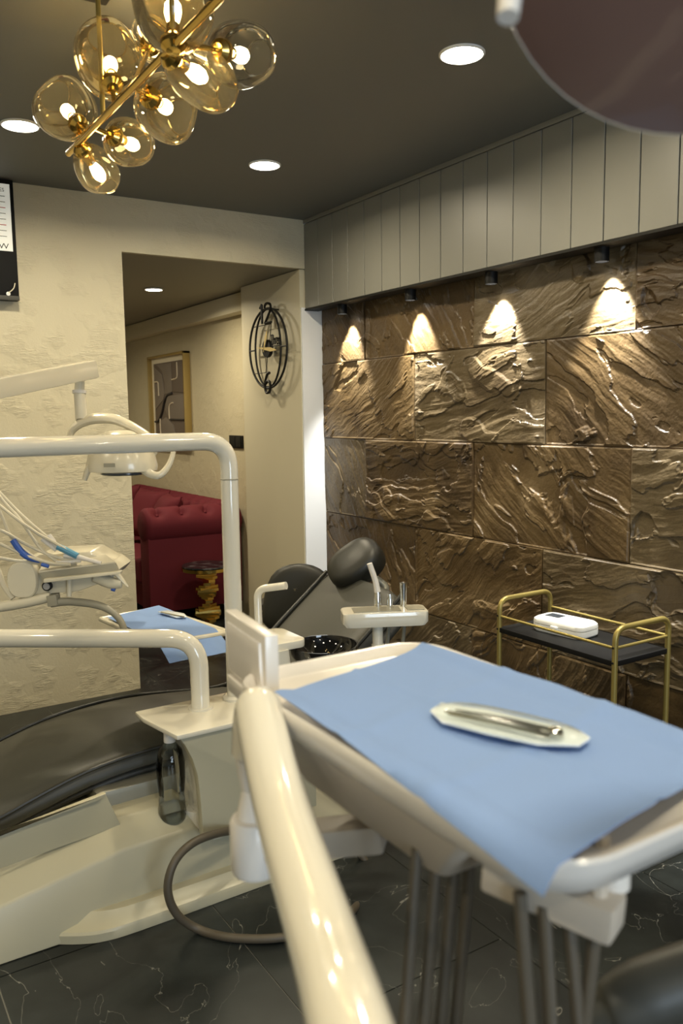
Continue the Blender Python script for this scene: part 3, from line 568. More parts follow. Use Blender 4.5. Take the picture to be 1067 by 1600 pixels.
# operator stool behind the chair
os_ = thing('operator_stool', (1.90, 3.38, 0), 'black padded stool with curved backrest behind the dental chair', 'stool')
MB().lathe([(0, 0.46), (0.16, 0.46), (0.185, 0.48), (0.185, 0.505), (0.15, 0.525), (0, 0.53)], (1.90, 3.38, 0), seg=32).build('seat', 'leather', os_)
MB().tube([(1.90, 3.38, 0.05), (1.90, 3.38, 0.47)], 0.022, 14).build('post', 'chrome', os_)
for k in range(5):
    a = k*2*math.pi/5+0.3; e = (1.90+0.24*math.cos(a), 3.38+0.24*math.sin(a), 0.05); MB().tube([(1.90, 3.38, 0.075), e], [0.018, 0.012], 10).build('base_leg', 'chrome', os_)
    MB().lathe([(0, -0.012), (0.024, -0.012), (0.024, 0.012), (0, 0.012)], (e[0], e[1], 0.0245), (math.cos(a+1.57), math.sin(a+1.57), 0), 14).build('caster', 'black', os_)
bo = [at(px, py, 3.72) for px, py in ((409, 985), (409, 960), (412, 928), (422, 898), (440, 884), (465, 879), (490, 882), (510, 894), (522, 912), (530, 940), (530, 985), (470, 1000))]
pad(MB(), bo, Vector((-0.5, -0.82, 0.25)), 0.035, 0.25, 1.0).build('backrest', 'leather', os_, ang=60, sub=1)
MB().tube([(1.90, 3.38, 0.465), (1.80, 3.22, 0.45), (1.775, 3.185, 0.55), (1.765, 3.17, 0.62)], 0.014, 10, smooth=5).build('backrest_bracket', 'chrome', os_)

# ---------------------------------------------------------------- side unit: cabinet, bottle, poles, cuspidor, suction tray
su = thing('dental_side_unit', (0.98, 2.22, 0.13), 'ivory side cabinet with curved front, pole and black spittoon bowl', 'dental unit')
ed = [onp(px, py, 'y', 2.10) for px, py in ((279, 1152), (290, 1166), (301, 1187), (309, 1212), (313, 1245), (316, 1280), (317.5, 1309))]
body = ed+[Vector((1.23, 2.10, 0.185)), Vector((1.23, 2.10, 0.505))]
cab = MB().prism(body, (0, 0.032, 0)).build('front_panel', 'base', su, 0.004)  # front takes the darkened cream, shade painted into the panel
MB().prism([p+Vector((0.012 if i < 7 else 0, 0.032, 0)) for i, p in enumerate(body)], (0, 0.20, 0)).build('cabinet_body', 'enamel', su, 0.012)
pts = []
for k in range(9):
    s = k/8; pts.append((s, 0.505+0.012*math.sin(s*math.pi)))
tp = [(0.785, 2.088), (0.768, 2.18), (0.752, 2.27), (0.752, 2.34), (1.24, 2.345), (1.24, 2.088)]
MB().prism([(x, y, 0.500) for x, y in tp], (0, 0, 0.014)).build('top_plate', 'enamel', su, 0.005)
MB().lathe([(0.0, 0), (0.04, 0.006), (0.062, 0.03), (0.07, 0.07), (0.07, 0.12)], (0.93, 2.22, 0.115), seg=28, sx=1.25).build('drain_bulge', 'enamel', su)
MB().lathe([(0, 0), (0.006, 0), (0.005, 0.005), (0, 0.005)], onp(374, 1178, 'y', 2.10), (0, -1, 0), 12).build('screw', 'chrome', su)
bb = Vector((0.81, 2.215, 0.0))
bt = MB().lathe([(0.0, 0.168), (0.012, 0.158), (0.026, 0.165), (0.034, 0.19), (0.041, 0.24), (0.036, 0.29), (0.041, 0.34), (0.041, 0.39), (0.034, 0.425), (0.016, 0.448), (0.013, 0.47)], bb, seg=28).build('water_bottle', 'bottle', su, ang=60)
MB().lathe([(0, 0.45), (0.017, 0.45), (0.017, 0.50), (0, 0.50)], bb, seg=20).build('bottle_cap', 'plastic2', bt)
MB().lathe([(0.0, 0.172), (0.024, 0.172), (0.032, 0.19), (0.034, 0.235), (0.0, 0.235)], bb, seg=24).build('bottle_water', 'bottle', bt)
# light pole and delivery arm, both planted on the cabinet
PB = Vector((1.05, 2.275, 0.512))
MB().tube(bend([PB, (1.05, 2.275, 1.307), (0.05, 2.275, 1.307)], 0.085, 10), 0.0265, 20).build('light_pole', 'enamel', su)
MB().lathe([(0.0, 0), (0.04, 0), (0.04, 0.01), (0.032, 0.016), (0.0, 0.016)], PB, seg=24).build('pole_collar', 'enamel', su)
MB().lathe([(0.0265, 0), (0.0275, 0.001), (0.0275, 0.003), (0.0265, 0.004)], (1.05, 2.275, 1.19), seg=24).build('pole_seam', 'plate', su)
DB = Vector((0.925, 2.255, 0.512)); e2 = at(0, 1010, 2.50); d2 = (e2-Vector((0.925, 2.255, 0.72))); d2.z = 0; d2.normalize()
DE = Vector((0.925, 2.255, 0.725))+d2*0.95
MB().tube(bend([DB, (0.925, 2.255, 0.727), DE], 0.09, 10), 0.0275, 20).build('delivery_arm', 'enamel', su)
MB().lathe([(0.0, 0), (0.037, 0), (0.037, 0.008), (0.0, 0.008)], DB, seg=24).build('arm_collar', 'enamel', su)
MB().tube([DE-Vector((0, 0, 0.04)), DE+Vector((0, 0, 0.13))], 0.035, 18).build('arm_joint', 'enamel', su)
# cuspidor
cb = Vector((1.31, 2.175, -0.026))
MB().loft([[(x, y, z) for x, y in rrect(xa, xb, 2.15, 2.33, 0.03)] for xa, xb, z in ((1.06, 1.235, 0.514), (1.08, 1.215, 0.56), (1.10, 1.19, 0.62), (1.11, 1.185, 0.675))]).build('cuspidor_body', 'enamel', su)
MB().loft([[(x, y, z) for x, y in rrect(1.10, 1.245, 2.16, 2.34, 0.03)] for z in (0.672, 0.696)]).build('cuspidor_top', 'enamel', su, 0.004)
MB().lathe([(0.0, 0.615), (0.05, 0.615), (0.085, 0.635), (0.105, 0.665), (0.108, 0.692), (0.103, 0.692), (0.098, 0.668), (0.07, 0.64), (0.0, 0.632)], cb, seg=40).build('spittoon_bowl', 'blackgl', su)
MB().tube([cb+Vector((0, 0, 0.62)), cb+Vector((-0.03, 0.03, 0.5))], 0.03, 14).build('bowl_drain', 'enamel', su)
MB().tube(bend([at(404, 975, 2.66), at(402, 921, 2.66), at(447, 915, 2.62)], 0.03), [0.0125]*19, 12).build('cup_filler', 'enamel', su)
# suction tray
A0 = at(600, 952, 2.62); zt = A0.z
ao = rot2(rrect(A0.x-0.135, A0.x+0.135, A0.y-0.05, A0.y+0.05, 0.02), A0.x, A0.y, math.radians(-26))
MB().loft([[(x, y, z) for x, y in sc2(ao, s)] for s, z in ((0.94, zt-0.045), (1.0, zt-0.035), (1.0, zt-0.003), (0.98, zt))]).build('suction_tray', 'enamel', su)
ai = rot2(rrect(A0.x-0.10, A0.x+0.05, A0.y-0.035, A0.y+0.033, 0.008), A0.x, A0.y, math.radians(-26))
MB().loft([[(x, y, z) for x, y in ai] for z in (zt-0.002, zt+0.002)]).build('tray_mat', 'steelgrey', su)
ap = rot2(rrect(A0.x+0.07, A0.x+0.125, A0.y-0.03, A0.y+0.03, 0.006), A0.x, A0.y, math.radians(-26))
MB().loft([[(x, y, z) for x, y in ap] for z in (zt-0.001, zt+0.003)]).build('keypad', 'plate', su)
sp = at(590, 985, 2.62); MB().tube([(sp.x, sp.y, zt-0.03), (sp.x, sp.y, zt-0.12)], 0.017, 14).build('tray_post', 'enamel', su)
MB().tube([(sp.x, sp.y, zt-0.11), (sp.x, sp.y, 0.50), (sp.x-0.05, sp.y+0.05, 0.42), (1.22, 2.24, 0.40)], 0.0205, 14, smooth=6).build('tray_arm', 'enamel', su)
def handpiece(name, x, h, pr, m, off=0.035, tip=None):
    b = at(x, 942, 2.66); b.z = zt-0.005; p = MB().lathe([(r, hh*h) for r, hh in pr], b, seg=16); o = p.build(name, m, su)
    if tip: MB().tube([b+Vector((0, 0, h*0.95))]+[b+Vector(t) for t in tip], [0.011, 0.0095, 0.009, 0.009][:len(tip)+1], 10, smooth=4).build('suction_tip', 'plastic2', o)
handpiece('suction_handpiece', 590, 0.055, [(0.013, 0), (0.013, 0.5), (0.010, 0.8), (0.009, 1)], 'chrome', tip=[(-0.006, 0.004, 0.09), (-0.022, 0.012, 0.145)])
handpiece('saliva_ejector', 609, 0.045, [(0.010, 0), (0.010, 0.6), (0.007, 0.75), (0.006, 1)], 'chrome')
handpiece('air_syringe', 630, 0.085, [(0.011, 0), (0.010, 0.5), (0.012, 0.8), (0.012, 0.95), (0.0, 1)], 'chrome')
for x in (608, 632): MB().tube([at(x, 975, 2.66), at(x-3, 1005, 2.66), at(x-10, 1040, 2.66), at(580, 1120, 2.7)], 0.006, 8, smooth=5).build('suction_hose', 'steelgrey', su)
# arm rest of the unit behind the delivery tray, and the loop of hose on the floor
MB().tube([(1.12, 2.40, 0.46), (1.13, 2.42, 0.60), (1.08, 2.45, 0.625), (0.96, 2.52, 0.625)], [0.012, 0.014, 0.016, 0.016], 12, smooth=5, flat=0.7).build('armrest', 'enamel', su)
MB().tube([(0.95, 2.22, 0.16), (1.05, 2.50, 0.22)], 0.035, 14).build('chair_link', 'base', su)
hp = [onp(392, 1294, 'y', 2.12), onp(340, 1302, 'y', 2.05), onp(300, 1318, 'y', 2.02), onp(272, 1348, 'y', 2.0), onp(262, 1390, 'y', 1.99), onp(276, 1428, 'y', 1.985), onp(310, 1452, 'z', 0.012), onp(360, 1465, 'z', 0.012), onp(430, 1466, 'z', 0.012), onp(500, 1452, 'z', 0.012), onp(548, 1425, 'z', 0.012), onp(575, 1388, 'y', 2.0), onp(574, 1352, 'y', 2.03), onp(552, 1325, 'y', 2.06), onp(520, 1312, 'y', 2.10)]
MB().tube(hp, 0.0115, 12, smooth=6).build('floor_hose', 'hosed', su)

# ---------------------------------------------------------------- operating lamp of the back unit
ol = thing('operating_lamp', at(128, 600, 2.72), 'white dental operating lamp hanging on its jointed arm', 'lamp')
q0 = at(0, 606, 2.42); q1 = at(140, 578, 2.72); dq = (q1-q0).normalized()
def bar(a, b, hw, hh):
    d = (b-a).normalized(); s = d.cross(Vector((0,0,1))).normalized()*hw; u = s.cross(d).normalized()*hh
    c = [(-1, -1), (1, -1), (1, 1), (-1, 1)]; return MB().loft([[p+s*i+u*j for i, j in c] for p in (a, b)])
bar(q0-dq*0.45, q1+dq*0.015, 0.026, 0.029).build('spring_arm', 'plastic', ol, 0.008)
jb = q0-dq*0.43; MB().tube([jb, (jb.x, jb.y, 1.33)], 0.024, 14).build('arm_post', 'plastic', ol)
MB().tube([(jb.x, jb.y, 1.31), (0.05, 2.275, 1.31)], 0.02, 12).build('arm_link', 'plastic', ol)
T = 2.74
MB().tube([at(125, 583, T), at(124, 612, T)], 0.016, 16).build('stem', 'plastic', ol)
MB().tube([at(124, 610, T), at(124, 615, T)], 0.0225, 18).build('stem_collar', 'plastic2', ol)
MB().tube([at(124, 612, T), at(128, 655, T)], [0.0185, 0.021], 16).build('stem_sleeve', 'plastic', ol)
MB().tube([at(108, 688, T), at(113, 672, T), at(128, 660, T), at(150, 654, T), at(178, 655, T), at(205, 666, T), at(232, 683, T), at(246, 700, T)], [0.012, 0.02, 0.026, 0.027, 0.025, 0.022, 0.019, 0.014], 14, smooth=5, flat=0.62).build('yoke', 'plastic', ol)
u3 = RGT.copy(); u3.z = 0; u3.normalize(); n3 = Vector((0, 0, 1)); f3 = n3.cross(u3)
hc3 = at(190, 706, T)
def dome(c, a, b, prof): return MB().loft([ellipse(c+n3*h, u3, f3, a*s, b*s, 36, 2.3) for s, h in prof])
lh = dome(hc3, 0.115, 0.10, ((0.02, 0.075), (0.35, 0.070), (0.62, 0.052), (0.80, 0.025), (0.93, -0.01), (1.0, -0.045), (0.98, -0.062), (0.80, -0.066), (0.6, -0.056))).build('lamp_head', 'plastic', ol, ang=60)
dome(hc3, 0.07, 0.06, ((1.0, -0.060), (1.0, -0.072), (0.9, -0.076), (0.02, -0.078))).build('lens', 'greyscr', lh)
bx('control_panel', (-0.018, -0.002, -0.006), (0.018, 0.002, 0.006), 'plate', lh).matrix_world = Matrix.Translation(at(171, 727, T-0.12))@Matrix.Rotation(-YAW, 4, 'Z')
MB().tube([at(160, 716, T-0.03), at(142, 726, T-0.04), at(132, 750, T-0.04)], [0.024, 0.020, 0.013], 12, smooth=5, flat=0.6).build('left_grip', 'plastic', ol)
MB().tube([at(222, 728, T-0.03), at(234, 740, T-0.04), at(250, 742, T-0.04), at(264, 726, T-0.03), at(271, 703, T-0.02), at(266, 688, T)], [0.020, 0.014, 0.012, 0.010, 0.008, 0.008], 12, smooth=6).build('right_handle', 'plastic', ol)
MB().tube([at(212, 722, T+0.03), at(232, 716, T+0.03), at(246, 696, T+0.02)], [0.018, 0.014, 0.012], 12, smooth=5).build('handle_brace', 'plastic', ol)

# ---------------------------------------------------------------- delivery unit with whips
T = 2.66
du = thing('instrument_delivery_unit', at(100, 930, T), 'ivory overhead delivery unit with whip hoses in front of the plaster wall', 'dental unit')
def P(x, y, d=0): return at(x, y, T+d)
dv = fwd.copy(); dv.z = 0; dv.normalize(); up = Vector((0, 0, 1))
for i in range(5): MB().loft([ellipse(P(38, 905, 0.0)+dv*(0.045*i+e), u3, up, 0.048*s, 0.058*s, 22, 2.6) for e, s in ((-0.0225, 0.93), (-0.017, 1.0), (0.017, 1.0), (0.0225, 0.93))]).build('instrument_pod', 'plastic', du)
MB().prism([P(40, 893), P(165, 880), P(182, 893), P(170, 907), P(120, 925), P(52, 930)], dv*0.20).build('control_body', 'plastic', du, 0.008)
MB().prism([P(60, 895, -0.03), P(180, 880, -0.03), P(188, 897, -0.03), P(70, 911, -0.03)], dv*0.012+up*0.0).build('front_plate', 'plate', du, 0.002)
MB().prism([P(68, 905, -0.05), P(188, 893, -0.05), P(188, 897, -0.05), P(68, 911, -0.05)], dv*0.03).build('plate_lip', 'plastic', du, 0.002)
MB().prism([P(20, 885, 0.02), P(62, 866, 0.02), P(140, 862, 0.02), P(172, 880, 0.02), P(60, 893, 0.02)], dv*0.16).build('top_cover', 'plastic', du, 0.008)
MB().prism([P(60, 895, -0.03), P(180, 880, -0.03), P(165, 868, 0.03), P(70, 878, 0.03)], up*0.004).build('instrument_rest', 'plastic', du)
MB().tube([P(155, 884), P(178, 893), P(200, 917)], [0.022, 0.018, 0.004], 12, smooth=5, flat=0.6).build('side_grip', 'plastic', du)
MB().tube([P(150, 900), P(172, 910), P(190, 912)], [0.022, 0.02, 0.014], 12, smooth=5).build('lower_grip', 'plastic', du)
MB().tube([P(174, 920), P(180, 922)], 0.006, 10).build('blue_knob', 'blue', du)
gg = P(75, 915, -0.01)
g1 = MB().lathe([(0, 0), (0.0155, 0), (0.0155, 0.012), (0.0125, 0.014), (0, 0.014)], gg, -dv, 24).build('pressure_gauge', 'black', du)
MB().lathe([(0, 0.0142), (0.011, 0.0142), (0.011, 0.0150), (0, 0.0150)], gg, -dv, 20).build('gauge_face', 'inkgrey', g1)
MB().tube([P(108, 898, -0.01), P(108, 932, -0.01)], 0.008, 10).build('hanger', 'plastic', du)
MB().tube([P(-150, 962), P(-60, 955), P(20, 945), P(80, 932)], 0.017, 14, smooth=6).build('support_arm', 'plastic', du)
e0 = P(-150, 962); MB().tube([e0, (DE.x, DE.y, e0.z), (DE.x, DE.y, DE.z+0.12)], 0.017, 14).build('support_arm_root', 'plastic', du)
bar(P(76, 938), P(92, 936), 0.02, 0.018).build('swivel', 'plate', du, 0.004)
MB().tube([P(80, 942), P(105, 940), P(140, 943), P(165, 950), P(182, 962), P(192, 978), P(195, 995)], [0.015, 0.013, 0.013, 0.012, 0.011, 0.011, 0.011], 12, smooth=5).build('tray_arm', 'plate', du)
whips = [[(-60, 700), (0, 770), (45, 815), (88, 850), (125, 874)], [(-60, 690), (0, 776), (30, 810), (62, 855), (92, 880)], [(-50, 745), (0, 790), (50, 828), (85, 848), (118, 868)], [(-30, 740), (0, 800), (18, 840), (45, 865), (75, 884)], [(-60, 805), (0, 828), (40, 850), (80, 868), (120, 878)], [(-60, 830), (0, 850), (40, 868), (80, 880), (110, 882)], [(-60, 860), (0, 872), (40, 878), (85, 882), (120, 880)]]
for i, wp in enumerate(whips): MB().tube([P(x, y, -0.02-0.012*(i % 3)) for x, y in wp], 0.0055, 8, smooth=6).build('whip_hose', 'hosel', du)
MB().tube([P(20, 844, -0.04), P(33, 862, -0.04), P(45, 871, -0.04), P(62, 877, -0.04)], [0.010, 0.011, 0.010, 0.006], 10, smooth=5).build('blue_sleeve', 'blue', du)
MB().tube([P(65, 882, -0.05), P(76, 885, -0.05)], 0.006, 8).build('blue_sleeve', 'blue', du)
MB().tube([P(90, 854, -0.04), P(105, 861, -0.04), P(121, 869, -0.04)], 0.0105, 10, smooth=4).build('teal_sleeve', 'teal', du)
MB().tube([P(75, 838, -0.03), P(82, 845, -0.03), P(89, 858, -0.03)], [0.012, 0.010, 0.007], 10).build('handpiece', 'plastic2', du)
for a, b in (((121, 870), (158, 880)), ((100, 868), (150, 877)), ((88, 880), (126, 876)), ((66, 842), (88, 860))): MB().tube([P(*a, -0.035), P(*b, -0.03)], [0.008, 0.006], 10).build('handpiece', 'plastic2', du)
MB().tube([P(-30, 850), P(-5, 888), P(6, 915), P(20, 935)], 0.01, 10, smooth=5).build('loop_hose', 'hosel', du)

# small instrument tray with paper and packet
ZT = 0.682
def Z(x, y, z=ZT): return onp(x, y, 'z', z)
stt = thing('small_instrument_tray', Z(250, 975), 'ivory rimmed small tray hung below the delivery unit', 'tray')
tq = [Z(157, 964), Z(247, 1003), Z(360, 985), Z(245, 948)]
MB().prism([p+Vector((0, 0, -0.014)) for p in tq], (0, 0, 0.010)).build('tray_plate', 'plastic', stt, 0.003)
for a, b in ((0, 1), (1, 2), (2, 3), (3, 0)): MB().tube([tq[a]-Vector((0, 0, 0.008)), tq[b]-Vector((0, 0, 0.008))], 0.0085, 10).build('tray_rim', 'plastic', stt)
def sheet(name, quad, nu, nv, zf, m, label, th=0.0008):
    A, B, C, D = [Vector(q) for q in quad]; vs = []
    for j in range(nv+1):
        for i in range(nu+1):
            u, v = i/nu, j/nv; p = (A*(1-u)+B*u)*(1-v)+(D*(1-u)+C*u)*v; p = p+Vector(zf(u, v) if zf.__code__.co_argcount == 2 else zf(u, v, p)); vs.append(p)
    n = len(vs); fs = [(j*(nu+1)+i, j*(nu+1)+i+1, (j+1)*(nu+1)+i+1, (j+1)*(nu+1)+i) for j in range(nv) for i in range(nu)]
    vs2 = [p-Vector((0, 0, th)) for p in vs]; e = [i for i in range(nu+1)]+[j*(nu+1)+nu for j in range(1, nv+1)]+[nv*(nu+1)+i for i in range(nu-1, -1, -1)]+[j*(nu+1) for j in range(nv-1, 0, -1)]
    fs = fs+[tuple(n+k for k in f[::-1]) for f in fs]+[(e[k], n+e[k], n+e[(k+1) % len(e)], e[(k+1) % len(e)]) for k in range(len(e))]
    return tag(MB().add(vs+vs2, fs).build(name, m, None, ang=60), label, 'paper')
def smallz(u, v):
    ov = max(0, (u-0.80)/0.20)
    return (-0.01*ov, -0.02*ov, 0.003+0.002*math.sin(u*9)*math.sin(v*7)-0.045*ov**1.2)
sheet('tray_paper', [Z(168, 966), Z(265, 1012), Z(362, 994), Z(248, 947)], 26, 20, smallz, 'paper', 'blue tray paper hanging over the small tray below the delivery unit')
pk = thing('instrument_packet', Z(270, 961)+Vector((0, 0, 0.004)), 'small silvery instrument packet on the small blue tray paper', 'packet')
sp_ = [Z(247, 957, ZT+0.007), Z(275, 966, ZT+0.007), Z(292, 965, ZT+0.007), Z(288, 960, ZT+0.007), Z(262, 955, ZT+0.007)]
MB().prism(sp_, (0, 0, 0.004)).build('pouch', 'pouch', pk, 0.001)
MB().tube([Z(252, 957, ZT+0.013), Z(287, 964, ZT+0.013)], 0.0035, 8).build('instrument', 'chrome', pk)

# ---------------------------------------------------------------- foreground delivery table
GZ = 1.08
dt = thing('delivery_table', (0.5, 0.58, 0.96), 'white delivery table in the foreground with hanging dark hoses', 'dental unit')
to = rrect(0.388, 0.672, 0.352, 0.866, 0.055, 8)
MB().loft([[(x, y, z) for x, y in sc2(to, s)] for s, z in ((0.90, GZ-0.034), (0.955, GZ-0.030), (0.99, GZ-0.012), (1.0, GZ-0.003), (0.992, GZ), (0.965, GZ-0.001), (0.94, GZ-0.010), (0.92, GZ-0.012), (0.05, GZ-0.012))]).build('tray', 'plastic2', dt, ang=50)
MB().loft([[(x, y, z) for x, y in rrect(a, b, c, d, 0.012)] for a, b, c, d, z in ((0.44, 0.56, 0.54, 0.71, GZ-0.108), (0.42, 0.60, 0.51, 0.75, GZ-0.088), (0.40, 0.63, 0.46, 0.80, GZ-0.035))]).build('housing', 'putty', dt)
# film viewer
v0, v1 = at(351, 953, 1.06), at(414, 996, 0.93); v1.z = v0.z; vd = (v1-v0).normalized(); vn = -vd.cross(up).normalized()
vw = MB().prism([v0, v1, v1-Vector((0, 0, 0.105)), v0-Vector((0, 0, 0.105))], vn*0.016).build('film_viewer', 'plastic2', dt, 0.002)
for k in range(13):
    s = 0.10+k*0.065; a = v0+(v1-v0)*s-Vector((0, 0, 0.012)); b = v0+(v1-v0)*min(s+0.05, 0.98)-Vector((0, 0, 0.072))
    MB().tube([a-vn*0.0, (a+b)/2-vn*0.0008, b], 0.0032, 6).build('viewer_ridge', 'plastic2', vw)
MB().prism([v0+vd*0.02-Vector((0, 0, 0.078))-vn*0.006, v1-vd*0.03-Vector((0, 0, 0.078))-vn*0.006, v1-vd*0.03-Vector((0, 0, 0.092))-vn*0.006, v0+vd*0.02-Vector((0, 0, 0.092))-vn*0.006], vn*0.006).build('film_clip', 'plastic2', vw, 0.001)
MB().tube([v1-Vector((0, 0, 0.09))+vn*0.008-vd*0.03, (0.42, 0.80, GZ-0.02)], 0.008, 10).build('viewer_mount', 'plastic2', dt)
# handpiece holder
ha, hb = at(765, 1345, 0.66), at(968, 1432, 0.60); hb.z = ha.z-0.012
bar(ha+Vector((0, 0, -0.004)), hb, 0.017, 0.014).build('handpiece_holder', 'putty', dt, 0.005)
hd = (hb-ha).normalized(); hs = hd.cross(up).normalized()
for k in range(4):
    c = ha+(hb-ha)*(0.22+0.22*k)-hs*0.02+Vector((0, 0, 0.012)); MB().lathe([(0.008, 0), (0.013, 0), (0.013, 0.014), (0.008, 0.014)], c, seg=16).build('holder_ring', 'plastic2', dt)
MB().tube([hb-hd*0.016+Vector((0, 0, 0.0)), hb-hd*0.016+Vector((0, 0, 0.06))], 0.007, 10).build('holder_post', 'putty', dt)
MB().tube([ha+Vector((0, 0, 0.01)), ha+Vector((-0.01, 0.03, 0.03))], 0.014, 12).build('holder_root', 'putty', dt)
for a, b in (((652, 1325), (632, 1610)), ((684, 1325), (661, 1610)), ((712, 1320), (688, 1610)), ((738, 1315), (710, 1620)), ((812, 1395), (828, 1610)), ((850, 1415), (861, 1610)), ((890, 1445), (905, 1610)), ((930, 1455), (912, 1610))):
    t0 = 0.72 if a[0] < 760 else 0.62
    p = at(*a, t0); q = at(*b, t0); m_ = (p+q)/2; e_ = q+(q-p)*0.9
    MB().tube([p, m_, q, e_, e_+Vector((-0.12, -0.05, -0.06)), (0.14, 0.05, 0.45)], 0.0052, 10, smooth=6).build('hose', 'hosed', dt)
# support tube, elbow and swivel
k0, k1, k2, k3 = at(404, 1112, 0.875), at(440, 1262, 0.74), at(503, 1460, 0.575), at(552, 1625, 0.465)
far = k3+(k3-k2)*1.6; far.z = k3.z
el = k0+(k0-k1).normalized()*0.004
MB().tube([Vector((k0.x-0.002, k0.y+0.012, k0.z-0.05)), Vector((k0.x, k0.y+0.010, k0.z-0.022)), el, k0+(k1-k0)*0.18, k1, k2, k3, far], [0.023, 0.024, 0.0245, 0.025, 0.025, 0.025, 0.025, 0.025], 24, smooth=7).build('support_tube', 'enamel', dt)
MB().tube([at(398, 1232, 0.90), at(396, 1292, 0.89)], [0.014, 0.021], 18).build('swivel_neck', 'plastic2', dt)
pn = at(398, 1298, 0.89); MB().tube([Vector((k0.x-0.002, k0.y+0.012, k0.z-0.045)), at(398, 1240, 0.90), pn], [0.0215, 0.0135, 0.016], 16).build('swivel_pin', 'plastic2', dt)
MB().lathe([(0.0, -0.045), (0.024, -0.045), (0.0265, -0.040), (0.0265, 0.012), (0.024, 0.016), (0, 0.016)], at(398, 1298, 0.89), seg=28).build('swivel_cap', 'plastic2', dt)
bar(at(405, 1318, 0.89), at(600, 1300, 0.86), 0.02, 0.015).build('table_arm', 'putty', dt, 0.005)
MB().tube([far, (far.x, far.y, 0.02)], 0.03, 18).build('floor_post', 'enamel', dt)
MB().lathe([(0, 0), (0.16, 0), (0.16, 0.02), (0.05, 0.045), (0, 0.045)], (far.x, far.y, 0.0005), seg=32).build('floor_foot', 'enamel', dt)

def tz(u, v, p):   # the paper lies on the rim, sags into the dish and droops where it passes the rim
    e = min(min(p.x-0.388, 0.672-p.x), min(p.y-0.352, 0.866-p.y)); dip = -0.006*min(1, max(0, (e-0.022)/0.02)); out = max(0, -e+0.004)
    cr = 0.0022*sum(max(0, 1-abs(q-c)/0.03) for q, c in ((u, 0.5), (v, 0.34), (v, 0.67)))
    return (0, 0, 0.0045+cr+dip-0.9*out+0.0014*math.sin(u*7+v*3)*math.sin(v*11+1)*min(1, max(0, e/0.03)))
sheet('tray_paper', [(0.402, 0.772, GZ), (0.650, 0.832, GZ), (0.685, 0.412, GZ), (0.376, 0.356, GZ)], 36, 48, tz, 'paper', 'large blue tray paper over the white foreground table')
po = thing('sterilisation_pouch', (0.55, 0.57, GZ), 'clear sterilisation pouch with metal instruments on the large blue paper', 'pouch')
def Q(x, y, h=0.0): return onp(x, y, 'z', GZ+0.0045+h)
pq = [Q(672, 1112), Q(690, 1100), Q(760, 1110), Q(905, 1143), Q(922, 1155), Q(905, 1167), Q(840, 1165), Q(760, 1148), Q(690, 1130)]
MB().prism(pq, (0, 0, 0.0015)).build('pouch_paper', 'pouch', po)
c_ = sum(pq, Vector())/len(pq)
MB().loft([[c_+(p-c_)*s+Vector((0, 0, h)) for p in pq] for s, h in ((1.0, 0.002), (0.96, 0.005), (0.8, 0.009), (0.5, 0.011), (0.05, 0.0115))], caps=False).build('pouch_film', 'film', po, sub=1)
for a, b, r in (((695, 1112), (880, 1150), 0.0028), ((700, 1116), (860, 1152), 0.0022), ((712, 1110), (868, 1143), 0.0025)):
    MB().tube([Q(*a, 0.005), Q((a[0]+b[0])/2, (a[1]+b[1])/2-2, 0.007), Q(*b, 0.006)], [r*0.5, r, r*1.2], 8, smooth=6).build('instrument', 'chrome', po)
MB().lathe([(0, 0), (0.006, 0.001), (0.007, 0.004), (0.004, 0.007), (0, 0.008)], Q(868, 1148, 0.004), seg=14).build('mirror_head', 'chrome', po)

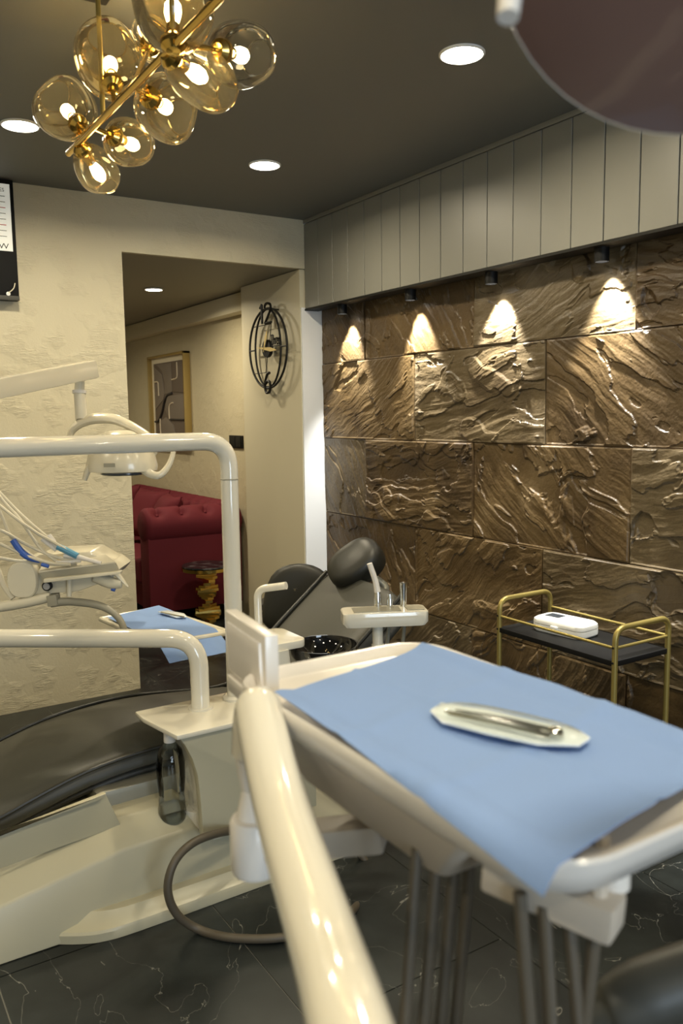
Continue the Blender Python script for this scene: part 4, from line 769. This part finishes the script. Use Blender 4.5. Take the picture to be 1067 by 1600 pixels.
# mauve lamp head close to the lens
l2 = thing('near_lamp_head', (0.62, 0.30, 1.72), 'out of focus mauve round lamp head with pale rim at top right', 'lamp')
lc = at(1120, -145, 0.44); ln = (EYE-lc).normalized(); lu = RGT; ln = (ln+Vector((0, 0, -0.25))).normalized(); lu = (RGT-ln*RGT.dot(ln)).normalized(); lv = ln.cross(lu)
def disc(prof): return MB().loft([ellipse(lc+ln*h, lu, lv, s*0.121, s*0.121, 48) for s, h in prof])
disc(((0.02, 0.010), (0.5, 0.008), (0.85, 0.003), (0.985, -0.003), (0.985, -0.012))).build('reflector', 'mauve', l2, ang=60)
disc(((0.985, -0.004), (0.99, -0.002), (1.0, -0.006), (0.99, -0.02), (0.8, -0.045), (0.4, -0.06), (0.02, -0.062))).build('shell', 'putty', l2, ang=60)
g = at(795, 12, 0.445); MB().lathe([(0, -0.006), (0.006, -0.006), (0.0065, 0.006), (0, 0.006)], g, (0.3, 0.2, 1), 14).build('white_stop', 'plastic2', l2)
b_ = lc-ln*0.06; MB().tube([b_, b_-ln*0.05+Vector((0.05, 0, 0.05)), (0.72, 0.34, 2.0), (0.72, 0.34, ZC)], 0.02, 14, smooth=6).build('hanging_arm', 'enamel', l2)
MB().lathe([(0, 0), (0.06, 0), (0.05, -0.02), (0, -0.02)], (0.72, 0.34, ZC), seg=24).build('ceiling_rose', 'enamel', l2)

# dark padded armrest of a stool at the lower right
ns = thing('near_stool', (0.95, 0.30, 0), 'dark grey stool with rounded padded armrest at bottom right corner', 'stool')
r0, r1, r2 = at(945, 1585, 0.74), at(1010, 1553, 0.74), at(1090, 1525, 0.74)
MB().tube([at(918, 1600, 0.74), r0, at(960, 1578, 0.74), r1, r2, at(1200, 1490, 0.74)], [0.014, 0.02, 0.026, 0.030, 0.030, 0.026], 18, smooth=6).build('armrest', 'darkgrey', ns)
SXn, SYn = 1.0, 0.36
MB().tube([at(1190, 1500, 0.74), (SXn-0.05, SYn-0.02, 0.80), (SXn-0.02, SYn, 0.55)], 0.014, 12, smooth=6).build('armrest_bracket', 'chrome', ns)
MB().lathe([(0, 0.47), (0.15, 0.47), (0.18, 0.49), (0.18, 0.52), (0.15, 0.54), (0, 0.545)], (SXn, SYn, 0), seg=32).build('seat', 'darkgrey', ns)
MB().tube([(SXn, SYn, 0.05), (SXn, SYn, 0.48)], 0.022, 14).build('post', 'chrome', ns)
for k in range(5):
    a = k*2*math.pi/5+0.9; e = (SXn+0.24*math.cos(a), SYn+0.24*math.sin(a), 0.05); MB().tube([(SXn, SYn, 0.075), e], [0.018, 0.012], 10).build('base_leg', 'chrome', ns)
    MB().lathe([(0, -0.012), (0.024, -0.012), (0.024, 0.012), (0, 0.012)], (e[0], e[1], 0.0245), (math.cos(a+1.57), math.sin(a+1.57), 0), 14).build('caster', 'black', ns)
